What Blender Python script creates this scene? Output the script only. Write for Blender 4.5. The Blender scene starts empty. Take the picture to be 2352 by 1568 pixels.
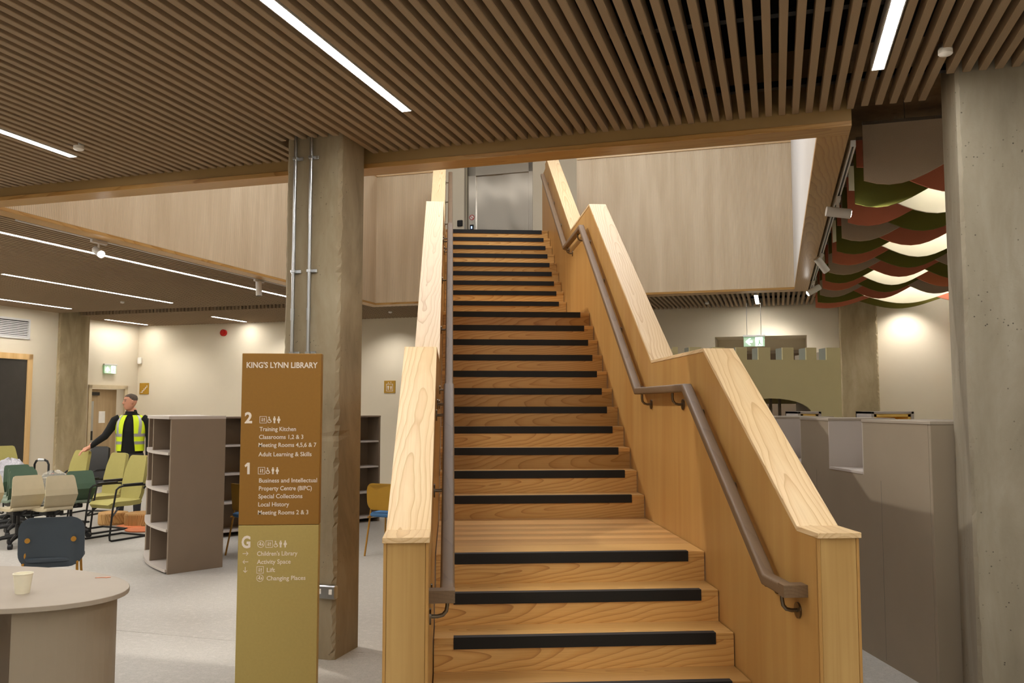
import bpy, bmesh, math, random
from mathutils import Vector, Matrix
random.seed(7)
PI = math.pi
sc = bpy.context.scene
COL = sc.collection
# ------------------------------------------------------------------ camera, world, exposure
TH = 0.36804                      # the building grid is turned by this angle against the staircase
U = Vector((math.sin(TH), math.cos(TH), 0)); V = Vector((math.cos(TH), -math.sin(TH), 0))
CAMLOC = Vector((-0.02708, -5.04285, 1.68326)); YAW, PITCH = 0.07179, 0.07502
cam = bpy.data.cameras.new('camera'); cam.sensor_width = 36; cam.lens = 1987.84 / 2352 * 36
cam.clip_start = 0.05; cam.clip_end = 200
camo = bpy.data.objects.new('camera', cam); COL.objects.link(camo); camo.location = CAMLOC
camo.rotation_euler = (PI / 2 + PITCH, 0, -YAW)
sc.camera = camo
cy = sc.cycles; cy.max_bounces = 7; cy.diffuse_bounces = 5; cy.glossy_bounces = 3; cy.transmission_bounces = 3; cy.transparent_max_bounces = 6; cy.caustics_reflective = False; cy.caustics_refractive = False
w = bpy.data.worlds.new('world'); sc.world = w; w.use_nodes = True
w.node_tree.nodes['Background'].inputs[0].default_value = (0.6, 0.7, 0.9, 1); w.node_tree.nodes['Background'].inputs[1].default_value = 0.05
vs = sc.view_settings
vs.view_transform = 'Standard'; vs.look = 'None'; vs.exposure = 0.82; vs.gamma = 1.0; vs.use_curve_mapping = False
STRIP = 46.0                      # radiance of the linear ceiling lights
LCOL = (1.0, 0.95, 0.87)

def lamp(name, kind, loc, energy, col=LCOL, target=None, size=0.1, angle=60, blend=0.4):
    l = bpy.data.lights.new(name, kind); l.energy = energy; l.color = col
    if kind == 'SPOT':
        l.spot_size = math.radians(angle); l.spot_blend = blend; l.shadow_soft_size = size
    elif kind == 'AREA':
        l.shape = 'RECTANGLE'; l.size, l.size_y = size
    else: l.shadow_soft_size = size
    o = bpy.data.objects.new(name, l); COL.objects.link(o); o.location = loc
    if target is not None:
        o.rotation_euler = (Vector(target) - Vector(loc)).to_track_quat('-Z', 'Y').to_euler()
    return o
def P(u, v, z=0.0): return U * u + V * v + Vector((0, 0, z))
# daylight and ceiling lighting of the upper storey, coming down the open well
lamp('skylight', 'AREA', P(5.0, -1.2, 7.35), 125, (0.94, 0.96, 1.0), P(5.0, -1.2, 0), (4.0, 3.0))
lamp('lobby_fill', 'AREA', P(11.2, -13.6, 2.45), 9, (1.0, 0.95, 0.86), P(11.2, -13.6, 0), (0.5, 0.5))  # unseen area lamp added to brighten the lobby behind the door
# the bright spot on the upper storey that throws the stair's hard shadows
lamp('upper_spot_light', 'SPOT', (-3.95, 3.75, 6.6), 560, (1.0, 0.93, 0.82), (1.4, 2.2, 1.2), 0.06, 75, 0.5)

# ------------------------------------------------------------------ materials
def lin(c): return tuple(((x / 255) / 12.92 if x / 255 <= .04045 else ((x / 255 + .055) / 1.055) ** 2.4) for x in c) + (1,)
class N:
    def __init__(s, name):
        s.m = bpy.data.materials.new(name); s.m.use_nodes = True; s.t = s.m.node_tree
        s.b = s.t.nodes['Principled BSDF']; s.n = s.t.nodes; s.l = s.t.links
    def new(s, typ, **kw):
        x = s.n.new(typ)
        for k, v in kw.items(): setattr(x, k, v)
        return x
    def coords(s, rnd=0.0):
        tc = s.new('ShaderNodeTexCoord'); out = tc.outputs['Object']
        if rnd:
            oi = s.new('ShaderNodeObjectInfo')
            cx = s.new('ShaderNodeVectorMath', operation='SCALE'); cx.inputs[0].default_value = (rnd, rnd * .618, rnd * .377)
            s.l.new(oi.outputs['Random'], cx.inputs['Scale'])
            ad = s.new('ShaderNodeVectorMath', operation='ADD'); s.l.new(out, ad.inputs[0]); s.l.new(cx.outputs[0], ad.inputs[1]); out = ad.outputs[0]
        return out
    def mapping(s, vec, scale=(1, 1, 1), rot=(0, 0, 0), loc=(0, 0, 0)):
        m = s.new('ShaderNodeMapping'); m.inputs['Scale'].default_value = scale; m.inputs['Rotation'].default_value = rot; m.inputs['Location'].default_value = loc
        s.l.new(vec, m.inputs['Vector']); return m.outputs[0]
    def noise(s, vec, scale, detail=4, rough=.55, dist=0):
        n = s.new('ShaderNodeTexNoise'); n.inputs['Scale'].default_value = scale; n.inputs['Detail'].default_value = detail
        n.inputs['Roughness'].default_value = rough; n.inputs['Distortion'].default_value = dist
        s.l.new(vec, n.inputs['Vector']); return n.outputs['Fac']
    def ramp(s, fac, stops):
        r = s.new('ShaderNodeValToRGB'); e = r.color_ramp.elements
        while len(e) < len(stops): e.new(0.5)
        for i, (p, c) in enumerate(stops): e[i].position = p; e[i].color = c if len(c) == 4 else c + (1,)
        s.l.new(fac, r.inputs[0]); return r.outputs[0]
    def mix(s, a, b, fac, mode='MIX'):
        m = s.new('ShaderNodeMix', data_type='RGBA', blend_type=mode)
        for sock, v in ((m.inputs[0], fac), (m.inputs[6], a), (m.inputs[7], b)):
            if hasattr(v, 'links'): s.l.new(v, sock)
            else: sock.default_value = v
        return m.outputs[2]
    def bump(s, h, strength=.2, dist=.01):
        b = s.new('ShaderNodeBump'); b.inputs['Strength'].default_value = strength; b.inputs['Distance'].default_value = dist
        s.l.new(h, b.inputs['Height']); s.l.new(b.outputs[0], s.b.inputs['Normal'])
    def col(s, c):
        if hasattr(c, 'links'): s.l.new(c, s.b.inputs['Base Color'])
        else: s.b.inputs['Base Color'].default_value = c
    def end(s, rough=.5, metal=0, spec=.5):
        s.b.inputs['Roughness'].default_value = rough; s.b.inputs['Metallic'].default_value = metal
        s.b.inputs['Specular IOR Level'].default_value = spec; return s.m
def plain(name, rgb, rough=.5, metal=0, spec=.4, var=.06, scale=6, bump=0):
    n = N(name); c = lin(rgb); v = n.coords()
    f = n.noise(v, scale, 3)
    d = tuple(x * (1 - var) for x in c[:3]); l = tuple(min(1, x * (1 + var)) for x in c[:3])
    n.col(n.ramp(f, [(.3, d), (.7, l)]))
    if bump: n.bump(n.noise(v, 300, 2), bump, .002)
    return n.end(rough, metal, spec)
def emit(name, rgb, strength):
    n = N(name); n.b.inputs['Emission Color'].default_value = lin(rgb) if max(rgb) > 1 else tuple(rgb) + (1,)
    n.b.inputs['Emission Strength'].default_value = strength; n.col(lin((230, 230, 225))); return n.end(.5)
def wood(name, light, mid, dark, axis='x', freq=20, rough=.42, tone=.2, tilt=.07, pre=0.0, amt=.8):
    """plain-sawn ash: growth rings cut at a shallow angle (mesh origins sit in the middle of each board), fine pores along the grain"""
    n = N(name); i = 'xyz'.index(axis)
    tc = n.new('ShaderNodeTexCoord'); oi = n.new('ShaderNodeObjectInfo'); v = tc.outputs['Object']
    if pre: v = n.mapping(v, (1, 1, 1), (pre, 0, 0))
    off = n.new('ShaderNodeVectorMath', operation='SCALE'); o3 = [.09, .09, .09]; o3[i] = 2.5; off.inputs[0].default_value = o3
    n.l.new(oi.outputs['Random'], off.inputs['Scale'])
    ad = n.new('ShaderNodeVectorMath', operation='ADD'); n.l.new(v, ad.inputs[0]); n.l.new(off.outputs[0], ad.inputs[1])
    sub = n.new('ShaderNodeVectorMath', operation='SUBTRACT'); n.l.new(ad.outputs[0], sub.inputs[0]); c3 = [.045, .045, .045]; c3[i] = 1.25; sub.inputs[1].default_value = c3
    wob = n.new('ShaderNodeTexNoise'); wob.inputs['Scale'].default_value = 1.0; wob.inputs['Detail'].default_value = 2
    ws = [5, 5, 5]; ws[i] = 2.2; n.l.new(n.mapping(sub.outputs[0], tuple(ws)), wob.inputs['Vector'])
    w2 = n.new('ShaderNodeVectorMath', operation='MULTIPLY_ADD'); n.l.new(wob.outputs['Color'], w2.inputs[0]); k3 = [.05, .05, .05]; k3[i] = 0; w2.inputs[1].default_value = k3; n.l.new(sub.outputs[0], w2.inputs[2])
    rot = [tilt, tilt, tilt]; rot[i] = 0
    q = n.mapping(w2.outputs[0], (1, 1, 1), tuple(rot), (-.025, -.025, -.025))
    wv = n.new('ShaderNodeTexWave', wave_type='RINGS', rings_direction=axis.upper(), wave_profile='SAW')
    wv.inputs['Scale'].default_value = freq; wv.inputs['Distortion'].default_value = 0.0
    n.l.new(q, wv.inputs['Vector'])
    base = n.ramp(wv.outputs['Fac'], [(0, lin(light)), (.45, lin(light)), (.82, lin(mid)), (.97, lin(dark)), (1, lin(light))])
    base = n.mix(lin(tuple((x + y) / 2 for x, y in zip(light, mid))), base, amt)
    fs = [110, 110, 110]; fs[i] = 2.5
    fine = n.noise(n.mapping(sub.outputs[0], tuple(fs)), 1.0, 3, .6)
    c = n.mix(base, lin(dark), n.ramp(fine, [(.45, (0, 0, 0)), (.8, (.35, .35, .35))]))
    bs = [3, 3, 3]; bs[i] = .8
    big = n.noise(n.mapping(sub.outputs[0], tuple(bs)), 1.0, 2)
    c = n.mix(c, lin(mid), n.ramp(big, [(.35, (0, 0, 0)), (.7, (.5, .5, .5))]))
    tn = n.ramp(oi.outputs['Random'], [(0, (1 - tone, 1 - tone * 1.12, 1 - tone * 1.25)), (.5, (1 - tone * .4,) * 3), (1, (1.0,) * 3)])
    c = n.mix(c, tn, 1.0, 'MULTIPLY'); n.col(c); n.bump(fine, .05, .002)
    return n.end(rough, 0, .4)
def veneer(name, light, dark, axis='z', rough=.45, rib=0.0, ribaxis='X', fscale=60, amt=.55):
    n = N(name); v = n.coords(3.0); i = 'xyz'.index(axis)
    s1 = [fscale] * 3; s1[i] = 1.0
    f1 = n.noise(n.mapping(v, tuple(s1)), 1.0, 4, .6)
    s2 = [6] * 3; s2[i] = .5
    f2 = n.noise(n.mapping(v, tuple(s2)), 1.0, 3, .5, .6)
    c = n.mix(n.ramp(f2, [(.3, lin(dark)), (.65, lin(light))]), lin(dark), n.ramp(f1, [(.45, (0, 0, 0)), (.8, (amt,) * 3)]))
    if rib:
        wv = n.new('ShaderNodeTexWave', wave_type='BANDS', bands_direction=ribaxis, wave_profile='SIN'); wv.inputs['Scale'].default_value = rib
        tc = n.coords(); n.l.new(tc, wv.inputs['Vector'])
        c = n.mix(c, lin(tuple(x * .62 for x in dark)), n.ramp(wv.outputs['Fac'], [(.0, (.45,) * 3), (.35, (0, 0, 0))]))
        n.bump(wv.outputs['Fac'], .35, .006)
    n.col(c); return n.end(rough, 0, .35)
def concrete(name, light, dark, warm, pit=.55, scale=1.0):
    n = N(name); v = n.coords()
    a = n.noise(n.mapping(v, (1, 1, .35)), 3.2 * scale, 6, .62, .4)
    b = n.noise(n.mapping(v, (6, 6, .6)), 1.0 * scale, 4, .6)
    c = n.ramp(a, [(.28, lin(dark)), (.5, lin(warm)), (.75, lin(light))])
    c = n.mix(c, lin(dark), n.ramp(b, [(.5, (0, 0, 0)), (.8, (.6,) * 3)]))
    vo = n.new('ShaderNodeTexVoronoi', feature='F1'); vo.inputs['Scale'].default_value = 26 * scale; n.l.new(n.mapping(v, (1, 1, 1)), vo.inputs['Vector'])
    vs_ = n.noise(v, 4 * scale, 2)
    pm = n.mix(n.ramp(vo.outputs['Distance'], [(.07, (1, 1, 1)), (.14, (0, 0, 0))]), n.ramp(vs_, [(.46, (0, 0, 0)), (.6, (1, 1, 1))]), 1.0, 'MULTIPLY')
    c = n.mix(c, lin(tuple(x * .45 for x in dark)), n.mix((0, 0, 0, 1), pm, pit)); n.col(c)
    fine = n.noise(v, 60 * scale, 4, .6); n.bump(fine, .25, .004)
    return n.end(.75, 0, .25)
def terrazzo(name):
    n = N(name); v = n.coords()
    a = n.noise(v, .9, 3); b = n.noise(v, 85, 3, .7); d = n.noise(v, 22, 3)
    c = n.ramp(a, [(.3, lin((162, 158, 152))), (.7, lin((178, 175, 169)))])
    c = n.mix(c, lin((134, 131, 127)), n.ramp(b, [(.52, (0, 0, 0)), (.66, (.65,) * 3)]))
    c = n.mix(c, lin((190, 187, 181)), n.ramp(d, [(.5, (0, 0, 0)), (.72, (.5,) * 3)])); n.col(c)
    rr = n.ramp(a, [(.3, (.42,) * 3), (.7, (.58,) * 3)]); n.l.new(rr, n.b.inputs['Roughness'])
    m = n.end(.5, 0, .35); return m
def fabric(name, rgb, var=.14, scale=240):
    n = N(name); v = n.coords(); c = lin(rgb); f = n.noise(v, scale, 2, .7); g = n.noise(v, 5, 2)
    k = n.mix(n.ramp(f, [(.3, tuple(x * (1 - var) for x in c[:3])), (.7, tuple(min(1, x * (1 + var)) for x in c[:3]))]), tuple(x * .93 for x in c[:3]) + (1,), n.ramp(g, [(.4, (0, 0, 0)), (.7, (.6,) * 3)]))
    n.col(k); n.bump(f, .15, .001); return n.end(.95, 0, .15)
def steel(name, rgb, rough=.3, brushed='z'):
    n = N(name); v = n.coords(); s = [220] * 3; s['xyz'.index(brushed)] = 2
    f = n.noise(n.mapping(v, tuple(s)), 1, 3); c = lin(rgb)
    n.col(n.ramp(f, [(.3, tuple(x * .9 for x in c[:3])), (.7, c[:3])])); n.bump(f, .03, .001); return n.end(rough, 1, .5)
def clear(name, rgb, alpha, rough=.1):
    n = N(name); n.col(lin(rgb)); n.b.inputs['Alpha'].default_value = alpha
    f = n.noise(n.coords(), 26, 3, .6, 1.5); n.bump(f, .8, .03); return n.end(rough, 0, .8)

M = {}
SL = math.atan2(.168, .25496)
M['tread'] = wood('oiled_ash_boards', (224, 182, 116), (206, 158, 92), (162, 112, 58), 'x', 17, .36, .44, .09)
M['landing'] = wood('oiled_ash_planks', (220, 178, 118), (206, 158, 98), (170, 118, 64), 'x', 16, .34, .30, .03)
M['post'] = veneer('ash_post_veneer', (194, 160, 102), (166, 128, 72), 'z', .45, 0, 'X', 45, .7)
M['panel'] = veneer('ash_veneer_panel', (186, 146, 86), (172, 128, 70), 'z', .42, 0, 'X', 26, .3)
M['cap'] = wood('pale_ash_capping', (228, 202, 160), (216, 184, 138), (190, 152, 104), 'y', 17, .42, .08, .06)
M['caps'] = wood('pale_ash_sloped_capping', (228, 202, 160), (216, 184, 138), (186, 146, 98), 'y', 17, .42, .08, .045, -SL)
M['rail'] = wood('dark_oak_handrail', (124, 101, 76), (108, 86, 63), (80, 62, 44), 'y', 26, .52, .05, .02, -SL, .4)
M['trim'] = wood('ash_trim', (196, 156, 96), (178, 134, 74), (148, 104, 52), 'y', 14, .35, .1, .05)
M['trimx'] = wood('ash_trim_cross', (196, 156, 96), (178, 134, 74), (148, 104, 52), 'x', 14, .35, .1, .03)
M['rib'] = veneer('ribbed_ash_lining', (222, 203, 174), (204, 183, 152), 'z', .55, 15, 'X', 50, .3)
M['riby'] = veneer('ribbed_ash_lining_side', (222, 203, 174), (204, 183, 152), 'z', .55, 15, 'Y', 50, .3)
M['black'] = plain('black_strip', (14, 14, 14), .6)
M['blackm'] = plain('black_metal', (18, 18, 19), .4)
M['blackp'] = plain('black_plastic', (24, 24, 26), .5)
M['plenum'] = plain('black_plenum', (26, 22, 19), .9, 0, .1)
M['slat'] = plain('felt_slat', (158, 138, 114), .95, 0, .1, .1, 260)
M['tan'] = plain('tan_bulkhead', (158, 130, 86), .55, 0, .3, .05, 2)
M['wall'] = plain('cream_paint', (222, 212, 192), .8, 0, .2, .02, 1.5)
M['white'] = plain('white_paint', (214, 212, 210), .6, 0, .3, .02, 2)
M['conc'] = concrete('column_concrete', (170, 160, 138), (122, 110, 88), (150, 136, 112))
M['conc2'] = concrete('grey_column_concrete', (168, 162, 148), (130, 122, 106), (150, 142, 126), .9)
M['conc3'] = concrete('pale_column_concrete', (196, 182, 152), (150, 136, 106), (176, 160, 128))
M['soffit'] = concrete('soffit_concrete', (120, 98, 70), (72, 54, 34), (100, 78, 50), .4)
M['floor'] = terrazzo('polished_floor')
M['joint'] = plain('dark_joint', (120, 116, 110), .8)
M['galv'] = steel('galvanised_conduit', (190, 194, 198), .28)
M['steel'] = steel('brushed_steel', (196, 190, 180), .2, 'z')
M['dsteel'] = steel('bronze_steel', (120, 108, 92), .3)
M['grey'] = plain('taupe_laminate', (152, 140, 123), .6, 0, .3, .03, 3)
M['greyd'] = plain('taupe_laminate_edge', (164, 154, 141), .6, 0, .3, .03, 3)
M['shelf'] = plain('shelf_taupe', (132, 117, 101), .6, 0, .3, .03, 3)
M['shelfl'] = plain('shelf_edge', (190, 182, 176), .55, 0, .3, .02, 3)
M['castle'] = plain('sand_olive_panel', (210, 200, 156), .7, 0, .2, .03, 2)
M['castlei'] = plain('pale_grey_panel', (140, 144, 136), .7, 0, .2, .03, 2)
M['yellow'] = plain('yellow_lining', (244, 204, 112), .6)
M['bronze'] = plain('bronze_sign', (140, 99, 32), .5, 0, .4, .03, 80)
M['gold'] = plain('pale_gold_sign', (172, 153, 90), .5, 0, .4, .03, 80)
M['letter'] = plain('off_white_print', (226, 216, 204), .6)
M['ochre'] = plain('ochre_shell', (176, 134, 40), .55)
M['ochrem'] = plain('ochre_metal', (172, 124, 44), .4)
M['navy'] = plain('navy_shell', (62, 72, 82), .5)
M['blue'] = fabric('blue_seat', (72, 110, 152))
M['olive'] = fabric('olive_fabric', (166, 158, 98))
M['dgreen'] = plain('dark_green_plastic', (70, 94, 76), .5)
M['sage'] = plain('sage_seat', (120, 134, 118), .7)
M['beige'] = plain('beige_plastic', (180, 168, 140), .5)
M['wrap'] = clear('plastic_wrap', (240, 238, 228), .24, .08)
M['silver'] = clear('silver_wrap', (190, 190, 200), .9, .25)
M['salmon'] = fabric('salmon_felt', (206, 126, 100)); M['fgreen'] = fabric('green_felt', (112, 114, 54)); M['taupe'] = fabric('taupe_felt', (192, 174, 154)); M['cream'] = fabric('cream_felt', (250, 243, 224), .03)
M['orange'] = plain('orange_top', (216, 126, 82), .5)
M['log'] = wood('log_wood', (208, 168, 110), (180, 134, 76), (130, 86, 44), 'z', 30, .6, .1)
M['green'] = emit('exit_green', (20, 150, 90), .38); M['exitw'] = emit('exit_white', (240, 255, 245), .95)
M['led'] = emit('led_diffuser', LCOL, STRIP); M['spotface'] = emit('spot_lens', (1.0, .96, .9), 25)
M['ledg'] = emit('green_led', (60, 255, 160), 3)
M['red'] = plain('red_plastic', (190, 36, 30), .4)
M['glass'] = plain('dark_glass', (52, 50, 48), .12, 0, .6)
M['doorp'] = veneer('door_veneer', (190, 166, 130), (170, 146, 112), 'z')
M['frame'] = plain('door_frame_paint', (206, 190, 158), .5)
M['pine'] = veneer('pine_frame', (232, 196, 140), (206, 164, 104), 'z')
M['paper'] = plain('paper', (238, 236, 232), .8)
M['cupm'] = plain('cup_paper', (240, 236, 216), .7)
M['skin'] = plain('skin', (202, 146, 120), .6); M['hair'] = plain('short_grey_hair', (92, 82, 74), .9, 0, .2, .3, 90)
M['jacket'] = plain('black_fleece', (20, 20, 21), .9); M['trous'] = plain('dark_trousers', (52, 52, 56), .9)
M['hiviz'] = plain('hi_vis_yellow', (214, 240, 40), .7); M['reflect'] = plain('reflective_tape', (170, 172, 172), .4, .3)
M['carpet'] = plain('grey_carpet', (150, 146, 142), .95, 0, .1, .14, 90)

# ------------------------------------------------------------------ builders
OFF = {}; CENTRED = ('tread', 'landing', 'cap', 'caps', 'rail', 'trim', 'trimx', 'log')
class B:
    def __init__(s): s.b = bmesh.new()
    def box(s, x0, x1, y0, y1, z0, z1, mi=0):
        vs = [s.b.verts.new(p) for p in ((x0, y0, z0), (x1, y0, z0), (x1, y1, z0), (x0, y1, z0), (x0, y0, z1), (x1, y0, z1), (x1, y1, z1), (x0, y1, z1))]
        for f in ((0, 3, 2, 1), (4, 5, 6, 7), (0, 1, 5, 4), (1, 2, 6, 5), (2, 3, 7, 6), (3, 0, 4, 7)): s.b.faces.new([vs[i] for i in f]).material_index = mi
        return s
    def prism(s, poly, axis, a, c):
        def pt(p, t): return {'x': (t, p[0], p[1]), 'y': (p[0], t, p[1]), 'z': (p[0], p[1], t)}[axis]
        A = [s.b.verts.new(pt(p, a)) for p in poly]; C = [s.b.verts.new(pt(p, c)) for p in poly]; n = len(poly)
        s.b.faces.new(A); s.b.faces.new(C[::-1])
        for i in range(n): s.b.faces.new((A[i], C[i], C[(i + 1) % n], A[(i + 1) % n]))
        return s
    def loft(s, rings, cap=True, close=True):
        R = [[s.b.verts.new(p) for p in r] for r in rings]
        for a, c in zip(R, R[1:]):
            n = len(a)
            for i in range(n if close else n - 1): s.b.faces.new((a[i], a[(i + 1) % n], c[(i + 1) % n], c[i]))
        if cap and close: s.b.faces.new(R[0][::-1]); s.b.faces.new(R[-1])
        return s
    def tube(s, pts, r, n=8):
        pts = [Vector(p) for p in pts]; rs = r if isinstance(r, (list, tuple)) else [r] * len(pts)
        rings = []; prev = None
        for i, p in enumerate(pts):
            t = (pts[min(i + 1, len(pts) - 1)] - pts[max(i - 1, 0)]).normalized()
            if prev is None: prev = t.orthogonal().normalized()
            a = (prev - t * prev.dot(t)); a = a.normalized() if a.length > 1e-5 else t.orthogonal().normalized()
            prev = a; b = t.cross(a)
            rings.append([p + (a * math.cos(2 * PI * k / n) + b * math.sin(2 * PI * k / n)) * rs[i] for k in range(n)])
        return s.loft(rings)
    def lathe(s, prof, n=20, c=(0, 0, 0)):
        return s.loft([[(c[0] + r * math.cos(2 * PI * k / n), c[1] + r * math.sin(2 * PI * k / n), c[2] + z) for k in range(n)] for r, z in prof])
    def disc(s, c, nrm, r, h, n=16):
        nrm = Vector(nrm).normalized(); return s.tube([Vector(c), Vector(c) + nrm * h], r, n)
    def ell(s, c, rx, ry, rz, n=14, m=9):
        rings = []
        for j in range(1, m):
            t = PI * j / m; rings.append([(c[0] + rx * math.sin(t) * math.cos(2 * PI * k / n), c[1] + ry * math.sin(t) * math.sin(2 * PI * k / n), c[2] - rz * math.cos(t)) for k in range(n)])
        return s.loft(rings)
    def done(s, name, mat, parent=None, bevel=0, smooth=False, loc=None, rz=None, kind=None, seg=1):
        bmesh.ops.recalc_face_normals(s.b, faces=s.b.faces[:])
        if bevel: bmesh.ops.bevel(s.b, geom=[e for e in s.b.edges if len(e.link_faces) == 2 and e.calc_face_angle(0) > .5], offset=bevel, segments=seg, affect='EDGES', profile=.5)
        me = bpy.data.meshes.new(name); s.b.to_mesh(me); s.b.free()
        for mm in (mat if isinstance(mat, (list, tuple)) else [mat]): me.materials.append(M[mm] if isinstance(mm, str) else mm)
        if smooth:
            for p in me.polygons: p.use_smooth = True
            try: me.set_sharp_from_angle(angle=.7)
            except Exception: pass
        o = bpy.data.objects.new(name, me); COL.objects.link(o)
        po = OFF.get(parent, Vector((0, 0, 0))) if parent else Vector((0, 0, 0)); c = Vector(loc) if loc is not None else Vector((0, 0, 0))
        if loc is None and rz is None and mat in CENTRED:        # boards keep their origin in the middle so the grain is cut through the board
            xs = [v.co.copy() for v in me.vertices]; c = Vector([(min(p[i] for p in xs) + max(p[i] for p in xs)) / 2 for i in range(3)])
            for v in me.vertices: v.co -= c
        o.location = c - po; OFF[o] = c
        if parent: o.parent = parent
        if rz is not None: o.rotation_euler.z = rz
        if kind: o['kind'] = kind
        return o
def tag(o, label, cat, group=None):
    o['label'] = label; o['category'] = cat
    if group: o['group'] = group
    return o
def thing(name, label, cat, loc=(0, 0, 0), rz=0, group=None):
    o = bpy.data.objects.new(name, None); COL.objects.link(o); o.empty_display_size = .1
    o.location = loc; o.rotation_euler.z = rz; return tag(o, label, cat, group)
def inst(src, name, parent=None, loc=None, rz=None):
    o = bpy.data.objects.new(name, src.data); COL.objects.link(o)
    if parent: o.parent = parent
    o.location = Vector(loc) - OFF.get(parent, Vector((0, 0, 0)))
    if rz is not None: o.rotation_euler.z = rz
    return o
def structure(o): o['kind'] = 'structure'; return o
BR = -TH      # z-rotation of building-aligned objects: local x = V, local y = U
def bld(b, name, mat, **k): return b.done(name, mat, rz=BR, **k)
def smile(cx, cy, rx, ry, a0, a1, n): return [(cx + rx * math.cos(a0 + (a1 - a0) * i / n), cy + ry * math.sin(a0 + (a1 - a0) * i / n)) for i in range(n + 1)]
def rrect(w_, h_, r, n=5, cx=0, cy=0):
    out = []
    for qx, qy, a in ((1, 1, 0), (-1, 1, 90), (-1, -1, 180), (1, -1, 270)):
        for k in range(n + 1):
            t = math.radians(a + 90 * k / n); out.append((cx + qx * (w_ / 2 - r) + r * math.cos(t), cy + qy * (h_ / 2 - r) + r * math.sin(t)))
    return out

# ------------------------------------------------------------------ room shell (building coordinates: v = local x, u = local y)
ZS, ZT, FFL, ZC, UB = 3.56, 3.45, 4.368, 3.98, 12.1
VL, VR, UN = -12.5, 7.0, -8.5          # left wall, right wall, rear wall
v0, v1, u0, u1 = -4.87, 2.08, 1.22, 8.95   # opening of the stair well (inside of its lining)
fl = structure(bld(B().box(VL, VR, UN, UB + .3, -.3, -.03), 'floor', 'joint'))
# floor slabs with a construction joint between them
fs1 = B().box(VL, VR, UN, .80, -.05, 0).done('floor_slab', 'floor', fl, .002)
fs2 = B().box(VL, VR, .806, UB + .2, -.05, 0).done('floor_slab', 'floor', fl, .002)
structure(bld(B().box(VL - .3, VR + .3, UB, UB + .3, 0, 1.0).box(VL - .3, .69, UB, UB + .3, 1.0, 8).box(2.345, VR + .3, UB, UB + .3, 1.0, 8).box(.69, 2.345, UB, UB + .3, 3.0, 8), 'wall_back', 'wall'))
structure(bld(B().box(.3, 2.9, UB + .9, UB + .95, .6, 3.3).box(.3, .69, UB + .3, UB + .9, .6, 3.3).box(2.345, 2.9, UB + .3, UB + .9, .6, 3.3).box(.69, 2.345, UB + .3, UB + .9, 3.0, 3.3).box(.69, 2.345, UB + .3, UB + .9, .6, 1.0), 'wall_recess', 'wall'))
structure(bld(B().box(VL - .3, VL, UN, 10.59, 0, 8).box(VL - .3, VL, 11.76, UB, 0, 8).box(VL - .3, VL, 10.59, 11.76, 2.15, 8), 'wall_left', 'wall'))
structure(bld(B().box(VR, VR + .3, UN, UB + .3, 0, 8), 'wall_right', 'wall'))
structure(bld(B().box(VL - .3, VR + .3, UN - .3, UN, 0, 8), 'wall_rear', 'wall'))
structure(bld(B().box(VL - .3, VR + .3, UN - .3, UB + .3, 7.6, 7.8), 'ceiling', 'white'))
# first floor slab around the well; its dark underside is the plenum behind the slats
def slab(vv0, vv1, uu0, uu1, zb, mat): return B().box(vv0, vv1, uu0, uu1, zb, FFL)
ceil = structure(bld(B().box(VL, 2.30, UN, u0 + .02, ZC, FFL - .03).box(VL, v0 - .02, u0 + .02, UB, ZC, FFL - .03).box(v0 - .02, 2.30, u1 + .02, UB, ZC, FFL - .03).box(2.3, VR, UN, 1.04, ZC, FFL - .03), 'ceiling', 'plenum'))
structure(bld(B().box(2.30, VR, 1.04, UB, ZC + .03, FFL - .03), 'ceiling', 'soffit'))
structure(bld(B().box(VL, VR, UN, u0 + .02, FFL - .03, FFL).box(VL, v0 - .02, u0 + .02, UB, FFL - .03, FFL).box(v0 - .02, 2.3, u1 + .02, UB, FFL - .03, FFL).box(v1 + .02, VR, u0 + .02, UB, FFL - .03, FFL), 'floor', 'carpet'))
# ceiling slats, one object each
PITCHV = .0824
def slat_mesh(L):
    b = B().box(-.021, .021, 0, L, 0, .085); bmesh.ops.bevel(b.b, geom=b.b.edges[:], offset=.003, segments=1, affect='EDGES')
    me = bpy.data.meshes.new('slat'); b.b.to_mesh(me); b.b.free(); me.materials.append(M['slat']); return me
meshes = {}
# recessed linear lights (v, u start, u end): the slats stop at their housings
SPANS = [(-.43, -3.4, .25), (2.37, -3.2, .39), (-3.25, -3.2, .45), (-6.2, 1.0, 8.45), (-8.7, 4.84, 8.45), (-11.2, 5.2, 8.68), (-12.07, 10.55, 11.85), (-9.48, 10.7, 11.9), (1.49, 10.4, 11.7),
         (-.43, -8.0, -4.4), (2.37, -8.0, -4.4), (-3.25, -8.0, -4.4), (-6.2, -6.5, -1.0), (-9.48, -3.0, 2.0), (-11.2, 0.0, 3.6), (-8.7, -1.5, 2.1)]
def cut(v, ua, ub):
    segs = [(ua, ub)]
    for lv, a_, b_ in SPANS:
        if abs(v - lv) < .058:
            out = []
            for p, q in segs:
                if b_ <= p or a_ >= q: out.append((p, q)); continue
                if a_ - p > .05: out.append((p, a_ - .012))
                if q - b_ > .05: out.append((b_ + .012, q))
            segs = out
    return segs
def slat(v, ua, ub):
    for p, q in cut(v, ua, ub):
        L = round(q - p, 3)
        if L not in meshes: meshes[L] = slat_mesh(L)
        o = bpy.data.objects.new('slat', meshes[L]); COL.objects.link(o); o.parent = ceil; o.location = (v, p, ZS)
v = -5.06
while v < 4.75:
    if -1.52 < v < -1.04: slat(v, -7.87, .57)
    elif 2.28 < v < 2.76: slat(v, -7.87, 1.0)
    elif v >= 2.76: slat(v, -7.38, .57)
    else: slat(v, -7.87, 1.03)
    v += PITCHV
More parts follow.
